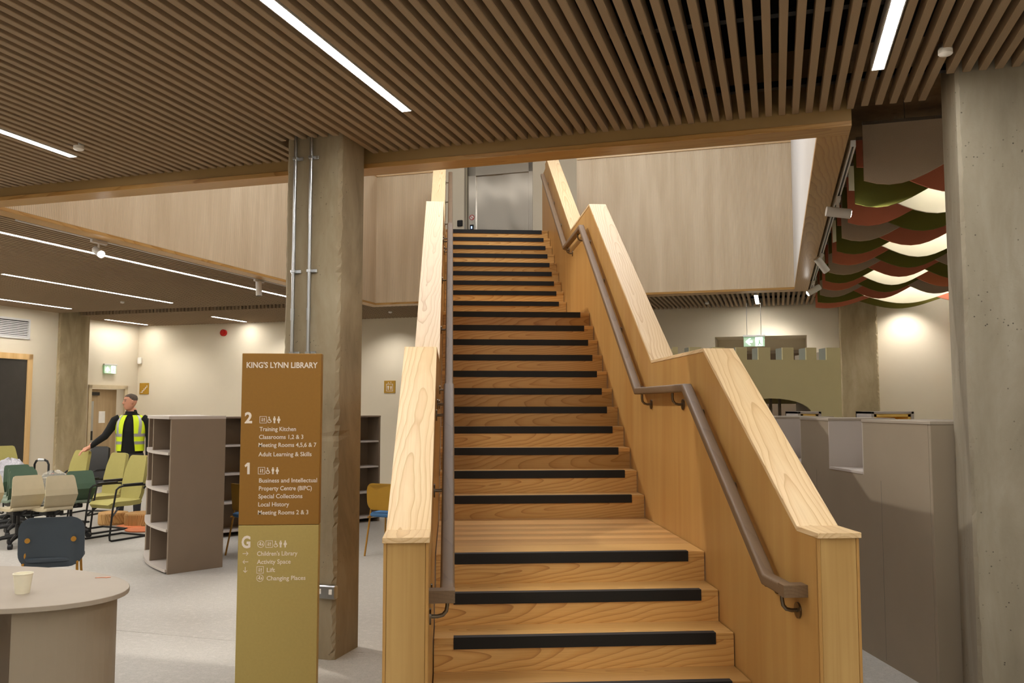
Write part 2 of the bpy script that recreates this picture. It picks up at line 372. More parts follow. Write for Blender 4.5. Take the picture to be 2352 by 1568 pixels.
v = -5.06 - PITCHV
while v > VL + .02:
    slat(v, -7.42, 9.18); v -= PITCHV
v = -.70
while v < 2.5:
    slat(v, 9.52, 12.08); v += PITCHV
b = B(); v = -.70 - PITCHV
while v > VL + .02:
    for p, q in cut(v, 9.70, 12.08): b.box(v - .021, v + .021, p, q, ZS, ZS + .085)
    v -= PITCHV
b.done('slat_field', 'slat', ceil, kind='stuff')
for uu in (-7.5, -6.3, -5.1, -3.9, -2.7, -1.5, -.3, .75):
    B().box(VL + .05, 4.7, uu, uu + .05, ZS + .09, ZS + .13).done('carrier_rail', 'blackm', ceil)
for uu in (3.2, 5.2, 7.2, 9.0):
    B().box(VL + .05, v0 - .25, uu, uu + .05, ZS + .09, ZS + .13).done('carrier_rail', 'blackm', ceil)
for uu in (9.7, 11.6):
    B().box(VL + .05, 2.4, uu, uu + .05, ZS + .09, ZS + .13).done('carrier_rail', 'blackm', ceil)
# a duct and a cable in the plenum above the gaps
# bulkheads and timber trim round the well
T = structure(bld(B().box(v0 - .2, 2.28, 1.03, 1.06, ZT + .03, ZC), 'trim_1', 'tan'))
for nm, bx, mt in (('trim_board', (v0 - .19, v1 + .20, 1.02, u0), 'trimx'), ('trim_board', (v0 - .19, v1 + .2, u1, u1 + .28), 'trimx'), ('trim_board', (v1, v1 + .20, u0, u1), 'trim'), ('trim_board', (v0 - .19, v0, u0, u1), 'trim')):
    B().box(bx[0], bx[1], bx[2], bx[3], ZT, ZT + .035).done(nm, mt, T, .002)
structure(bld(B().box(v1 + .16, v1 + .19, 1.06, u1 + .25, ZT + .035, ZC + .03), 'trim_2', 'tan'))
structure(bld(B().box(v0 - .18, v0 - .15, 1.06, u1 + .25, ZT + .035, ZC), 'trim_3', 'tan'))
structure(bld(B().box(v0 - .18, v1 + .19, u1 + .22, u1 + .25, ZT + .035, ZC), 'trim_4', 'tan'))
# ribbed lining of the well and parapets
ZP = 5.72
W = structure(bld(B().box(v0 - .12, v0, u0, u1, ZT + .035, ZP), 'wall_well_left', 'riby'))
B().box(v0 - .14, v0 + .015, u0 + .01, u1, ZP, ZP + .025).done('capping', 'cap', W)
W = structure(bld(B().box(v1, v1 + .12, u0, u1, ZT + .035, ZP + .6), 'wall_well_right', 'white'))
xl = -3.70; xr = -1.27
W = structure(bld(B().box(v0 - .12, xl, u1, u1 + .12, ZT + .035, ZP).box(xr, v1, u1, u1 + .12, ZT + .035, ZP).box(xl, xr, u1, u1 + .12, ZT + .035, FFL), 'wall_well_far', 'rib'))
B().box(v0 - .12, xl, u1 - .015, u1 + .135, ZP, ZP + .025).done('capping', 'cap', W)
B().box(xr, v1, u1 - .015, u1 + .135, ZP, ZP + .025).done('capping', 'cap', W)
structure(bld(B().box(v0, v1, u0 - .12, u0, ZT + .035, FFL + 1.0), 'wall_well_near', 'rib'))

# concrete columns
def column(name, vv, uu, dv, du, h, mat, label, seed):
    b = B(); rnd = random.Random(seed); ch = .018; rings = []
    nz = 110
    for j in range(nz + 1):
        z = h * j / nz
        gv = .006 if j == int(nz * 1.49 / h) else 0
        def q(): return rnd.uniform(-.0035, .0045) + gv
        c = [(ch + q(), 0), (dv / 2, 0), (dv - ch - q() * 2.6 - (.012 if rnd.random() < .12 else 0), gv), (dv - gv, ch + q() * 2.6 + (.012 if rnd.random() < .12 else 0)), (dv, du / 2), (dv, du - ch), (dv - ch, du), (ch, du), (0, du - ch), (0, ch + q())]
        rings.append([(x, y, z) for x, y in c])
    b.loft(rings)
    return tag(b.done(name, mat, None, 0, False, P(uu, vv, 0), BR), label, 'column')
c1o = column('concrete_column', -1.495, .58, .43, .36, ZC, 'conc', 'rough concrete column carrying two steel conduits behind the library sign', 1)
column('concrete_column', 2.795, .58, .62, .45, ZC, 'conc2', 'large grey concrete column at the right edge beside the taupe unit', 2)
column('concrete_column', 2.90, 11.82, .63, .27, ZC, 'conc3', 'concrete column standing against the far wall below the hanging felt baffles', 3)
column('concrete_column', -12.47, 9.2, .52, .80, ZC, 'conc3', 'pale concrete column between the left window wall and the open door', 4)
# galvanised conduits on the column front
for dv, nm in ((.085, 'left one of the two galvanised conduits on the concrete column'), (.21, 'right one of the two galvanised conduits on the concrete column')):
    t = thing('conduit', nm, 'pipe', P(.575, -1.495 + dv, 0), BR, 'conduits on the column')
    B().tube([(0, -.022, 1.2), (0, -.022, ZC)], .0125, 12).done('pipe', 'galv', t, smooth=True)
    for z in (1.45, 2.05, 2.62, 3.42):
        B().box(-.025, .05, -.012, 0, z - .012, z + .012).box(-.016, .016, -.037, -.008, z - .01, z + .01).done('saddle_clip', 'galv', t, .002)
    B().tube([(0, -.022, 2.28), (0, -.022, 2.36)], .0155, 12).done('coupler', 'galv', t, smooth=True)
t = thing('power_socket', 'small grey metal socket box low on the concrete column', 'socket', P(.58, -1.115, .45), BR)
B().box(-.075, .075, -.045, 0, -.045, .045).done('box', 'galv', t, .008)
for sx in (-.04, .04): B().box(sx - .012, sx + .012, -.049, -.044, -.012, .022).done('switch', 'paper', t, .002)

# ------------------------------------------------------------------ staircase
R_, G, XL, XT, XS = .168, .25496, -.106, 1.468, 1.3655
L1, L2 = 1.56067, 1.57187
WL, WR = -.283, 1.643
st = thing('staircase', 'wide ash staircase of three flights with black nosings climbing to the upper floor', 'staircase')
nos = []                                   # (Y of nosing, Z)
for k in range(-4, 1): nos.append((k * G, (5 + k) * R_))
for k in range(1, 12): nos.append((L1 + (k - 1) * G, (5 + k) * R_))
for k in range(1, 11): nos.append((L1 + 10 * G + L2 + (k - 1) * G, (16 + k) * R_))
X0, X1 = XL + .006, XT - .006
def strip_mesh():
    return B().prism([(0, .003), (.042, .003), (.042, 0), (0, 0), (0, -.056), (-.004, -.056), (-.004, .003)], 'x', 0.0, XS)
sm = None
for i, (y, z) in enumerate(nos):
    last = i == len(nos) - 1
    if i == 4 or i == 15: depth = .30
    else: depth = G + .02
    if last: depth = .40
    tr = B().box(X0, X1, y, y + depth, z - .034, z).done('tread', 'tread', st, .002)
    ri = B().box(X0, X1, y + .003, y + .024, z - R_ + .0, z - .0345).done('riser', 'tread', st)
    if sm is None:
        sm = strip_mesh().done('nosing_strip', 'black', tr, loc=(0, y, z))
    else:
        s_ = inst(sm, 'nosing_strip', tr, (0, y, z))
for (ya, yb, z) in ((.30, L1, 5 * R_), (L1 + 10 * G + .30, L1 + 10 * G + L2, 16 * R_)):
    n = 11; wd = (yb + .02 - ya) / n
    for j in range(n): B().box(X0, X1, ya + j * wd + .0008, ya + (j + 1) * wd - .0008, z - .034, z - .0005 * (j % 2)).done('landing_plank', 'landing', st)
# top landing up to the first floor
B().prism([(XL - .17, 8.35), (XT + .17, 8.35), (XT + .17, 9.05), (XL - .17, 9.65)], 'z', FFL - .25, FFL - .002).done('top_landing', 'landing', st)
# balustrade walls
prof = [(-1.56, 1.150), (-1.365, 1.150), (-.035, 2.005), (1.285, 2.005), (4.10, 3.845), (5.52, 3.86), (8.14, 5.505), (8.38, 5.505)]
soff = [(8.38, 4.0), (5.6, 2.35), (4.2, 2.3), (1.6, .6), (1.3, 0), (-1.56, 0)]
for (xa, xb, side) in ((WL, XL, -1), (XT, WR, 1)):
    pw = B().prism(prof + soff, 'x', xa, xb).done('balustrade_wall', 'panel', st)
    # post face board with edge lippings
    B().box(xa + .013, xb - .013, -1.568, -1.556, .0, 1.149).done('post_face', 'post', pw, .001)
    for xx in (xa, xb - .012): B().box(xx, xx + .012, -1.57, -1.556, 0, 1.149).done('post_lipping', 'panel', pw, .001)
    # capping boards: one mesh per straight run
    th = .022; ov = .004
    runs = [(0, 1, .02), (1, 2, 0), (2, 3, 0), (3, 4, 0), (4, 5, 0), (5, 6, 0), (6, 7, 0)]
    def nrm(a, c):
        d = Vector((c[0] - a[0], c[1] - a[1])).normalized(); return Vector((-d.y, d.x))
    for a, c, ext in runs:
        p, q = Vector(prof[a]), Vector(prof[c]); n0 = nrm(p, q)
        def off(i, own):
            pt = Vector(prof[i])
            nb = [nrm(prof[i - 1], prof[i]) if i > 0 else own, nrm(prof[i], prof[i + 1]) if i < 7 else own]
            m = nb[0] + nb[1]; m = m / (1 + nb[0].dot(nb[1])); return pt + m * th
        pu, qu = off(a, n0), off(c, n0)
        if ext: p = p + Vector((-ext - .005, 0)); pu = pu + Vector((-ext - .005, 0))
        B().prism([tuple(p), tuple(q), tuple(qu), tuple(pu)], 'x', xa - ov, xb + ov).done('capping', 'caps' if a in (1, 3, 5) else 'cap', st, .0015)
# return panels joining the balustrade to the parapet of the upper floor
B().prism([(XT + .02, 8.38), (WR, 8.38), (WR, 8.97), (XT + .02, 9.03)], 'z', FFL - .3, 5.5).done('return_panel', 'panel', st)
B().prism([(WL, 8.38), (XL - .02, 8.38), (XL - .02, 9.62), (WL, 9.69)], 'z', FFL - .3, 5.5).done('return_panel', 'panel', st)
# handrails
rp = [(-1.40, .915), (-1.20, .915), (.085, 1.795), (1.44, 1.80), (4.21, 3.635), (5.535, 3.655), (8.12, 5.27)]
def handrail(xc, xw, nm):
    hw, hh = .031, .025; b = B(); rings = []
    for i, pt in enumerate(rp):
        p = Vector(pt); nb = []
        if i > 0: d = (p - Vector(rp[i - 1])).normalized(); nb.append(Vector((-d.y, d.x)))
        if i < len(rp) - 1: d = (Vector(rp[i + 1]) - p).normalized(); nb.append(Vector((-d.y, d.x)))
        m = nb[0] if len(nb) == 1 else (nb[0] + nb[1]) / (1 + nb[0].dot(nb[1]))
        ring = []
        for a, c in rrect(2 * hw, 2 * hh, .012, 3): q = p + m * c; ring.append((xc + a, q.x, q.y))
        rings.append(ring)
    b.loft(rings)
    y, z = rp[0]; s = 1 if xw > xc else -1
    xa, xb = sorted((xc - s * hw, xw)); b.box(xa, xb, y - .064, y + .002, z - hh, z + hh)
    h = b.done('handrail', 'rail', st, smooth=True)
    spots = [(-1.36, .915)]
    def on(i, f): a, c = Vector(rp[i]), Vector(rp[i + 1]); q = a + (c - a) * f; return (q.x, q.y)
    spots += [on(1, .06), on(1, .5), on(1, .93), on(2, .25), on(2, .9), on(3, .06), on(3, .35), on(3, .65), on(3, .94), on(4, .2), on(4, .88), on(5, .06), on(5, .35), on(5, .65), on(5, .95)]
    for y, z in spots:
        bb = B(); zz = z - .10
        bb.tube([(xw, y, zz), (xc + s * .04, y, zz), (xc + s * .018, y, zz + .006), (xc + s * .004, y, zz + .022), (xc, y, zz + .045), (xc, y, z - hh + .002)], .0085, 10)
        bb.disc((xw - s * .0, y, zz), (-s, 0, 0), .034, .008, 18); bb.done('bracket', 'dsteel', h, smooth=True)
    return h
handrail(XT - .072, XT, 'right'); handrail(XL + .074, XL, 'left')

# ------------------------------------------------------------------ library totem sign
SY, SX0, SZ1, PX = -.45, -1.106, 1.96, .00224
sg = thing('totem_sign', 'tall bronze and gold directory totem listing library floors beside the staircase', 'sign', (0, 0, 0))
B().box(SX0, SX0 + .408, SY, SY + .06, 1.076, SZ1).done('upper_panel', 'bronze', sg, .002)
B().box(SX0, SX0 + .408, SY, SY + .06, .0, 1.074).done('lower_panel', 'gold', sg, .002)
def sx_(x, y):
    e = 556 - (y - 812) * (9 / 750) if y < 1100 else 549.5 - (y - 1100) * .004
    return SX0 + (x - e) * PX
def sz_(y): return SZ1 - (y - 812) * PX
def text(s, x0, x1, base, cap, bold=0.0):
    cu = bpy.data.curves.new('lettering', 'FONT'); cu.body = s; cu.size = 1.0; cu.extrude = .01; cu.offset = bold; cu.resolution_u = 3
    o = bpy.data.objects.new('lettering', cu); COL.objects.link(o)
    bpy.context.view_layer.update(); me = bpy.data.meshes.new_from_object(o.evaluated_get(bpy.context.evaluated_depsgraph_get()))
    bpy.data.objects.remove(o); bpy.data.curves.remove(cu)
    xs = [v.co.x for v in me.vertices]; a, c = min(xs), max(xs)
    capm = .70
    X_0, X_1, Z0 = sx_(x0, base), sx_(x1, base), sz_(base); kx = (X_1 - X_0) / (c - a); kz = cap * PX / capm
    for v in me.vertices: x, y, z = v.co; v.co = (X_0 + (x - a) * kx, SY - .0008 - (z + .01) * .03, Z0 + y * kz)
    me.materials.clear(); me.materials.append(M['letter'])
    o = bpy.data.objects.new('lettering', me); COL.objects.link(o); o.parent = sg
for a in [("KING'S LYNN LIBRARY", 566, 729, 845.5, 13, .022), ('2', 563, 580, 973, 24, .035), ('Training Kitchen', 597, 680, 992, 9.6, .012), ('Classrooms 1,2 & 3', 596, 697, 1010.2, 9.6, .012),
          ('Meeting Rooms 4,5,6 & 7', 595, 727, 1028.6, 9.6, .012), ('Adult Learning & Skills', 595, 716, 1050, 9.6, .012), ('Business and Intellectual', 594, 726, 1110, 9.6, .012),
          ('Property Centre (BIPC)', 594, 714, 1128, 9.6, .012), ('Special Collections', 593, 693, 1146, 9.6, .012), ('Local History', 593, 663, 1164.5, 9.6, .012), ('Meeting Rooms 2 & 3', 592.8, 707, 1183, 9.6, .012),
          ('G', 557, 577, 1257.5, 26, .035), ("Children's Library", 592.5, 683.5, 1276, 9.6, .012), ('Activity Space', 592.5, 668.5, 1294.5, 9.6, .012), ('Lift', 615, 633.5, 1313, 9.6, .012), ('Changing Places', 615, 702.5, 1331.6, 9.6, .012)]: text(*a)
def flat(polys, name='pictogram', frame=None, mat='letter', parent=None, y=None):
    b = B()
    for poly in polys: b.prism(poly, 'y', (SY if y is None else y) - .0016, (SY if y is None else y) - .0002)
    return b.done(name, mat, parent or sg)
def pp(pts): return [(sx_(x, yy), sz_(yy)) for x, yy in pts]
def ring(cx, cy, r, wdt, n=20, a0=0, a1=2 * PI):
    out = []
    for k in range(n):
        t0, t1 = a0 + (a1 - a0) * k / n, a0 + (a1 - a0) * (k + 1) / n
        out.append(pp([(cx + r * math.cos(t0), cy + r * math.sin(t0)), (cx + r * math.cos(t1), cy + r * math.sin(t1)), (cx + (r - wdt) * math.cos(t1), cy + (r - wdt) * math.sin(t1)), (cx + (r - wdt) * math.cos(t0), cy + (r - wdt) * math.sin(t0))]))
    return out
def rct(x0, y0, x1, y1): return pp([(x0, y0), (x1, y0), (x1, y1), (x0, y1)])
def circ(cx, cy, r): return pp([(cx + r * math.cos(2 * PI * k / 12), cy + r * math.sin(2 * PI * k / 12)) for k in range(12)])
def icon_lift(x, y, s=16):
    q = s / 16
    a = [rct(x, y, x + s, y + q), rct(x, y + s - q, x + s, y + s), rct(x, y, x + q, y + s), rct(x + s - q, y, x + s, y + s)]
    a += [rct(x + 5 * q, y + 3.5 * q, x + 6.6 * q, y + 10 * q), pp([(x + 3.8 * q, y + 9 * q), (x + 7.8 * q, y + 9 * q), (x + 5.8 * q, y + 12.8 * q)])]
    a += [rct(x + 9.5 * q, y + 6 * q, x + 11.1 * q, y + 12.6 * q), pp([(x + 8.3 * q, y + 7 * q), (x + 12.3 * q, y + 7 * q), (x + 10.3 * q, y + 3.2 * q)])]
    flat(a)
def icon_wheel(x, y):
    flat([circ(x + 4, y + 2.4, 1.6), pp([(x + 3.2, y + 4), (x + 5, y + 4), (x + 5.6, y + 9), (x + 4, y + 9)]), pp([(x + 5, y + 6.2), (x + 8, y + 6.2), (x + 8, y + 7.3), (x + 5, y + 7.3)]), pp([(x + 4.5, y + 8.6), (x + 8.4, y + 8.6), (x + 10.2, y + 13), (x + 8.8, y + 13.6), (x + 7.6, y + 10.2), (x + 4.5, y + 10.2)])] + ring(x + 4.6, y + 11, 4.6, 1.4, 16, PI * .05, PI * 1.35))
def icon_man(x, y): flat([circ(x + 3.2, y + 1.9, 1.7), pp([(x + .3, y + 4), (x + 6.1, y + 4), (x + 6.1, y + 9.2), (x + 5, y + 9.2), (x + 5, y + 16), (x + 1.4, y + 16), (x + 1.4, y + 9.2), (x + .3, y + 9.2)])])
def icon_woman(x, y): flat([circ(x + 4, y + 1.9, 1.7), pp([(x + 2.2, y + 4), (x + 5.8, y + 4), (x + 8, y + 8.6), (x + 7, y + 10.4), (x + 5.6, y + 11.2), (x + 5.4, y + 16), (x + 2.6, y + 16), (x + 2.4, y + 11.2), (x + 1, y + 10.4), (x, y + 8.6)])])
def icon_round(cx, cy):
    flat(ring(cx, cy, 8, 1) + [circ(cx - 1.2, cy - 3.4, 1.5), pp([(cx - 5.5, cy + .8), (cx - 1.6, cy - 2), (cx + .4, cy - 1.4), (cx + .2, cy + 3.2), (cx - 1.3, cy + 3.2), (cx - 1.6, cy + 1.4), (cx - 4.4, cy + 1.8)]), pp([(cx + 1.4, cy + 3.4), (cx + 3.6, cy - 3.2), (cx + 4.6, cy - 2.6), (cx + 4.6, cy + .8), (cx + 6.2, cy + 2.8), (cx + 4.4, cy + 3), (cx + 3.4, cy + 1.4), (cx + 2.6, cy + 3.6)])])
for (x, y) in ((597, 958), (594.5, 1075)):
    icon_lift(x, y); icon_wheel(x + 17.5, y); icon_man(x + 30.5, y); icon_woman(x + 39.5, y)
flat([pp([(570, 1064.5), (575.5, 1064.5), (575.5, 1091), (570, 1091), (570, 1072), (565.5, 1075), (564, 1070.5)])], 'numeral')
icon_round(600.5, 1250); icon_lift(611.3, 1242); icon_wheel(629.5, 1242); icon_man(642, 1242); icon_woman(651.5, 1242)
icon_lift(592, 1300); icon_round(600, 1326.5)
def arrow(cx, cy, ang):
    ca, sa = math.cos(ang), math.sin(ang)
    def rr(pts): return pp([(cx + x * ca - y * sa, cy + x * sa + y * ca) for x, y in pts])
    flat([rr([(-6.5, -.7), (5.5, -.7), (5.5, .7), (-6.5, .7)]), rr([(6.6, 0), (2, -4.8), (1, -3.8), (4.8, 0)]), rr([(6.6, 0), (4.8, 0), (1, 3.8), (2, 4.8)])], 'arrow')
arrow(566.5, 1271, 0); arrow(566.5, 1289.5, PI); arrow(566.5, 1307.5, PI / 2)

# ------------------------------------------------------------------ ceiling lights
def strip(v, ua, ub, label, z=ZS):
    t = thing('linear_light', label, 'ceiling light', P(ua, v, z), BR, 'recessed linear ceiling lights'); L = ub - ua
    B().box(-.036, -.030, 0, L, 0, .07).box(.030, .036, 0, L, 0, .07).box(-.036, .036, 0, L, .07, .08).box(-.036, .036, -.004, 0, 0, .08).box(-.036, .036, L, L + .004, 0, .08).done('housing', 'white', t)
    B().box(-.0295, .0295, .002, L - .002, .002, .012).done('diffuser', 'led', t)
strip(-.43, -3.4, .25, 'long white linear light in the slats above the stair foot, top centre')
strip(2.37, -3.2, .39, 'white linear light in the slats near the grey column, top right')
strip(-3.25, -3.2, .45, 'white linear light in the near slats cut off by the left edge')
strip(-6.2, 1.0, 8.45, 'longest white linear light running past the track spotlights on the left')
strip(-8.7, 4.84, 8.45, 'middle of the three long linear lights over the office chairs')
strip(-11.2, 5.2, 8.68, 'linear light nearest the left window wall, cut by the photo edge')
strip(-12.07, 10.55, 11.85, 'short linear light in front of the open door')
strip(-9.48, 10.7, 11.9, 'short linear light by the red alarm on the far wall')
strip(1.49, 10.4, 11.7, 'short linear light beyond the stair well on the right')
for v_ in (-.43, 2.37, -3.25): strip(v_, -8.0, -4.4, 'linear ceiling light behind the camera at v %.1f' % v_ if False else {-.43: 'linear ceiling light behind the viewpoint, middle row', 2.37: 'linear ceiling light behind the viewpoint, right row', -3.25: 'linear ceiling light behind the viewpoint, left row'}[v_])
for v_, nm in ((5.2, 'far right'),): strip(v_, -8.0, -2.0, 'linear fill light added behind the viewpoint, %s row' % nm)  # extra row added behind the camera for fill
strip(-6.2, -6.5, -1.0, 'linear ceiling light out of view over the left seating area')
strip(-9.48, -3.0, 2.0, 'linear ceiling light out of view at the left front')
strip(-11.2, 0.0, 3.6, 'linear fill light added out of view by the left wall')  # this strip and the next are added to lighten the left area
strip(-8.7, -1.5, 2.1, 'linear fill light added out of view between the left rows')
strip(4.6, 10.4, 11.7, 'linear light over the far right wall behind the column', ZC - .1)
def cross_strip(u, va, vb, z, label, grp, mat, w_=.04):
    t = thing('linear_light', label, 'ceiling light', P(u, va, z), BR, grp); L = vb - va
    B().box(0, L, -w_ - .01, w_ + .01, .02, .06).done('housing', 'white', t); B().box(.01, L - .01, -w_, w_, 0, .02).done('diffuser', mat, t)
M['ledu'] = emit('upper_led_diffuser', LCOL, 3.2)
for u_, nm in ((3.0, 'nearest'), (6.9, 'middle'), (10.4, 'lift lobby')): cross_strip(u_, -10.5, 1.5, 7.5, 'upper storey linear light above the well, %s row' % nm, 'upper storey linear lights', 'ledu', .15)
M['ledd'] = emit('fill_lens', LCOL, 20)
def fill_light(u, v, label, e):  # unseen fill lights, added to brighten the left floor and ceiling
    t = thing('fill_light', label, 'ceiling light', P(u, v, ZS - .004), BR, 'added fill lights')
    B().lathe([(.05, 0), (.06, 0), (.06, .05), (.05, .05)], 20).done('bezel', 'white', t); B().disc((0, 0, .02), (0, 0, 1), .049, .01, 20).done('lens', 'ledd', t)
    lamp('fill_beam', 'SPOT', P(u, v, ZS - .02), e, LCOL, P(u, v, 0), .05, 150, .6)
fill_light(3.4, -9.9, 'round fill light added out of view over the left seating, near one', 120)
fill_light(1.4, -7.4, 'round fill light added out of view left of the oval table', 120)
fill_light(4.6, -11.7, 'round fill light added out of view close to the left wall', 90)
# smoke detectors hung below slats
def detector(u, v, label, z=ZS):
    t = thing('smoke_detector', label, 'smoke detector', P(u, v, z), BR, 'ceiling detectors')
    B().tube([(0, 0, 0), (0, 0, .1)], .012, 8).done('stem', 'blackm', t)
    B().lathe([(.034, .0), (.036, .004), (.036, .03), (.03, .032)], 20).done('base', 'galv', t, smooth=True)
    B().lathe([(.008, -.034), (.012, -.03), (.03, -.028), (.036, -.022), (.036, 0), (.03, .001)], 20).done('cap', 'paper', t, smooth=True)
detector(.24, -3.0, 'white detector beside the linear light, upper left')
detector(.20, 2.68, 'white detector hanging under the slats near the right column')
detector(8.0, -9.4, 'tiny white detector beyond the long light on the left ceiling')
detector(11.2, .62, 'white detector in the far slats beside the exit sign')
detector(10.9, -5.5, 'white detector in the far slats left of the stair')

# track spotlights
def track(v, ua, ub, label):
    t = thing('light_track', label, 'light track', P(ua, v, ZT + .0), BR); L = ub - ua
    B().box(-.018, -.007, 0, L, 0, .045).box(.007, .018, 0, L, 0, .045).box(-.007, .007, 0, L, .02, .045).box(-.018, .018, -.004, 0, 0, .045).done('channel', 'white', t, .001)
    B().box(-.006, .006, 0, L, .015, .021).done('conductor', 'blackm', t)
track(v1 + .245, 1.5, 9.0, 'white lighting track along the right edge of the stair well')
track(v0 - .24, 1.7, 8.8, 'white lighting track along the left edge of the stair well')
def spot(u, v, d, label, on, energy, rx=1.0):
    t = thing('track_spotlight', label, 'spotlight', P(u, v, ZT), BR, 'track spotlights')
    d = Vector(d).normalized(); c = Vector((0, 0, -.12))
    B().box(-.017, .017, -.11, .11, -.03, 0).done('adapter', 'white', t, .003)
    B().tube([(0, 0, -.025), (0, 0, -.11)], .011, 8).done('stem', 'white', t)
    B().tube([c - d * .10, c + d * .10], .042, 24).done('barrel', 'white', t, smooth=True)
    B().tube([c + d * .101, c + d * .104], .030, 20).done('lens', 'spotface' if on else 'blackm', t)
    if on:
        wd = V * d.x + U * d.y + Vector((0, 0, d.z)); pos = P(u, v, ZT) + Vector((0, 0, -.12)) + wd * .13
        lamp('spot_beam', 'SPOT', pos, energy, (1.0, .92, .8), pos + wd, .03, 50, .5)
spot(3.05, v1 + .245, (1, .15, -.15), 'brightly lit track spotlight by the near end of the right trim', True, 80)
spot(5.9, v1 + .245, (.55, .35, -.75), 'middle track spotlight on the right trim, tilted down', False, 0)
spot(8.2, v1 + .245, (-.75, -.2, -.45), 'farthest track spotlight on the right trim, near the baffles end', True, 25)
spot(2.75, v0 - .24, (.75, -.45, -.35), 'glowing track spotlight in front of the longest linear light', True, 45)
spot(5.75, v0 - .24, (0.05, 0, -1), 'track spotlight pointing straight down left of the concrete column', False, 0)
# wall-wash scallops on the far wall
for (u_, v_) in ((11.45, 1.75), (11.65, 4.0), (11.3, -8.4), (11.3, -5.9), (11.0, -11.3)):
    lamp('wall_washer', 'SPOT', P(u_, v_, ZS - .03), 42, LCOL, P(u_ + .55, v_, 1.2), .05, 120, 1.0)

# ------------------------------------------------------------------ hanging acoustic baffles
def baffle(i, kind, u, mat):
    lam, ztop, z0, amp = (1.45, 3.84, 3.494, .127) if i < 20 else (2.3, 3.84, 3.494, .127); va, vb = (2.465, 6.4) if kind == 'A' else (2.45, 6.4)
    vm = 2.66 if kind == 'A' else (3.18 if i < 8 else 3.37 if i < 20 else 3.84)
    n = 44; pts = []
    for k in range(n + 1):
        v_ = va + (vb - va) * k / n
        ph = (v_ - vm) / lam * 2 * PI
        pts.append((v_, z0 - amp * math.cos(ph)))
    poly = [(vb, ztop), (va, ztop)] + pts
    names = {'taupe': 'taupe', 'fgreen': 'olive green', 'salmon': 'salmon red', 'cream': 'cream'}
    ords = ['nearest', 'second', 'third', 'fourth', 'fifth', 'sixth', 'seventh', 'eighth', 'ninth', 'tenth', 'eleventh', 'twelfth', 'thirteenth', 'fourteenth', 'fifteenth', 'sixteenth', 'seventeenth', 'eighteenth', 'nineteenth', 'twentieth', 'twenty-first', 'twenty-second', 'twenty-third', 'farthest']
    t = thing('acoustic_baffle', '%s felt baffle, %s in the hanging wave-edged row%s' % (names[mat], ords[i], '' if i in (0, 23) else ' from the front'), 'acoustic panel', P(u, 0, 0), BR, 'hanging felt baffles')
    B().prism(poly, 'y', 0, .024).done('felt_panel', mat, t)
    B().box(va, vb, -.002, .026, ztop, ztop + .025).done('hanging_rail', 'galv', t)
    for wx in (va + .3, 4.4): B().tube([(wx, .012, ztop + .02), (wx, .012, ZC + .03)], .003, 5).done('hanger', 'galv', t)
M['ledb'] = emit('baffle_led', (1.0, .93, .8), 9)
ca = ['taupe', 'fgreen', 'salmon']; cb = ['salmon', 'cream', 'fgreen']
for i in range(12):
    uu = 2.30 + i * .79
    if i % 3 == 1: cross_strip(uu + .16, 2.95, 6.3, 3.76, 'slim light hidden between the felt baffles in front of the %s cream one' % ['first', 'second', 'third', 'fourth'][i // 3], 'lights between the baffles', 'ledb')
    baffle(2 * i, 'A', uu, ca[i % 3]); baffle(2 * i + 1, 'B', uu + .395, cb[i % 3])

# ------------------------------------------------------------------ lift on the upper floor
LU, LV = 11.98, -3.55
structure(bld(B().box(-5.4, -4.28, LU - .02, UB, FFL, 7.6).box(-2.86, 2.0, LU - .02, UB, FFL, 7.6).box(-4.28, -2.86, LU - .02, UB, FFL + 2.42, 7.6).box(-5.2, -4.29, LU - .16, LU - .02, FFL, 7.6), 'wall_upper', 'wall'))
t = thing('lift_doors', 'brushed steel lift doors at the head of the stairs', 'lift', P(LU, -3.57, FFL), BR)
B().box(-.70, -.52, -.02, .06, 0, 2.40).box(.62, .71, -.02, .06, 0, 2.40).box(-.70, .71, -.02, .06, 2.09, 2.40).done('frame', 'steel', t, .004)
def dpanel(x0, x1, y): 
    b = B(); n = 14; rr = random.Random(int(x0 * 100)); rings = []
    for j in range(n + 1):
        z = 2.09 * j / n; rings.append([(x0 + (x1 - x0) * k / 8, y + .0035 * math.sin(6 * z + k * .9 + x0 * 7) * math.sin(PI * k / 8 * 1.0 + .3), z) for k in range(9)])
    b.loft(rings, False, False); b.box(x0, x1, y + .006, y + .03, 0, 2.09); return b
dpanel(-.52, .06, .03).done('door_panel', 'steel', t, smooth=True); dpanel(.06, .62, .016).done('door_panel', 'steel', t, smooth=True)
B().box(-.64, -.56, -.026, -.02, .95, 1.07).done('call_panel', 'blackp', t, .004); B().box(-.615, -.592, -.03, -.026, .985, 1.035).done('display', emit('lift_display', (120, 170, 255), 2.5), t)
b = B()
for k in range(20):
    a0, a1 = 2 * PI * k / 20, 2 * PI * (k + 1) / 20; q = lambda a, r: (-.60 + r * math.cos(a), 1.22 + r * math.sin(a))
    b.prism([q(a0, .055), q(a1, .055), q(a1, .042), q(a0, .042)], 'y', -.024, -.021)
b.prism([(-.64, 1.252), (-.632, 1.26), (-.56, 1.188), (-.568, 1.18)], 'y', -.024, -.021); b.done('warning_ring', 'red', t)
B().disc((-.60, -.0215, 1.22), (0, -1, 0), .042, .001).done('warning_face', 'paper', t)
t = tag(B().box(-.06, .06, -.03, 0, -.065, .065).done('card_reader', 'blackp', None, .012, loc=P(LU - .16, -4.375, FFL + 1.08), rz=BR), 'small black card reader on the wall left of the lift', 'card reader')
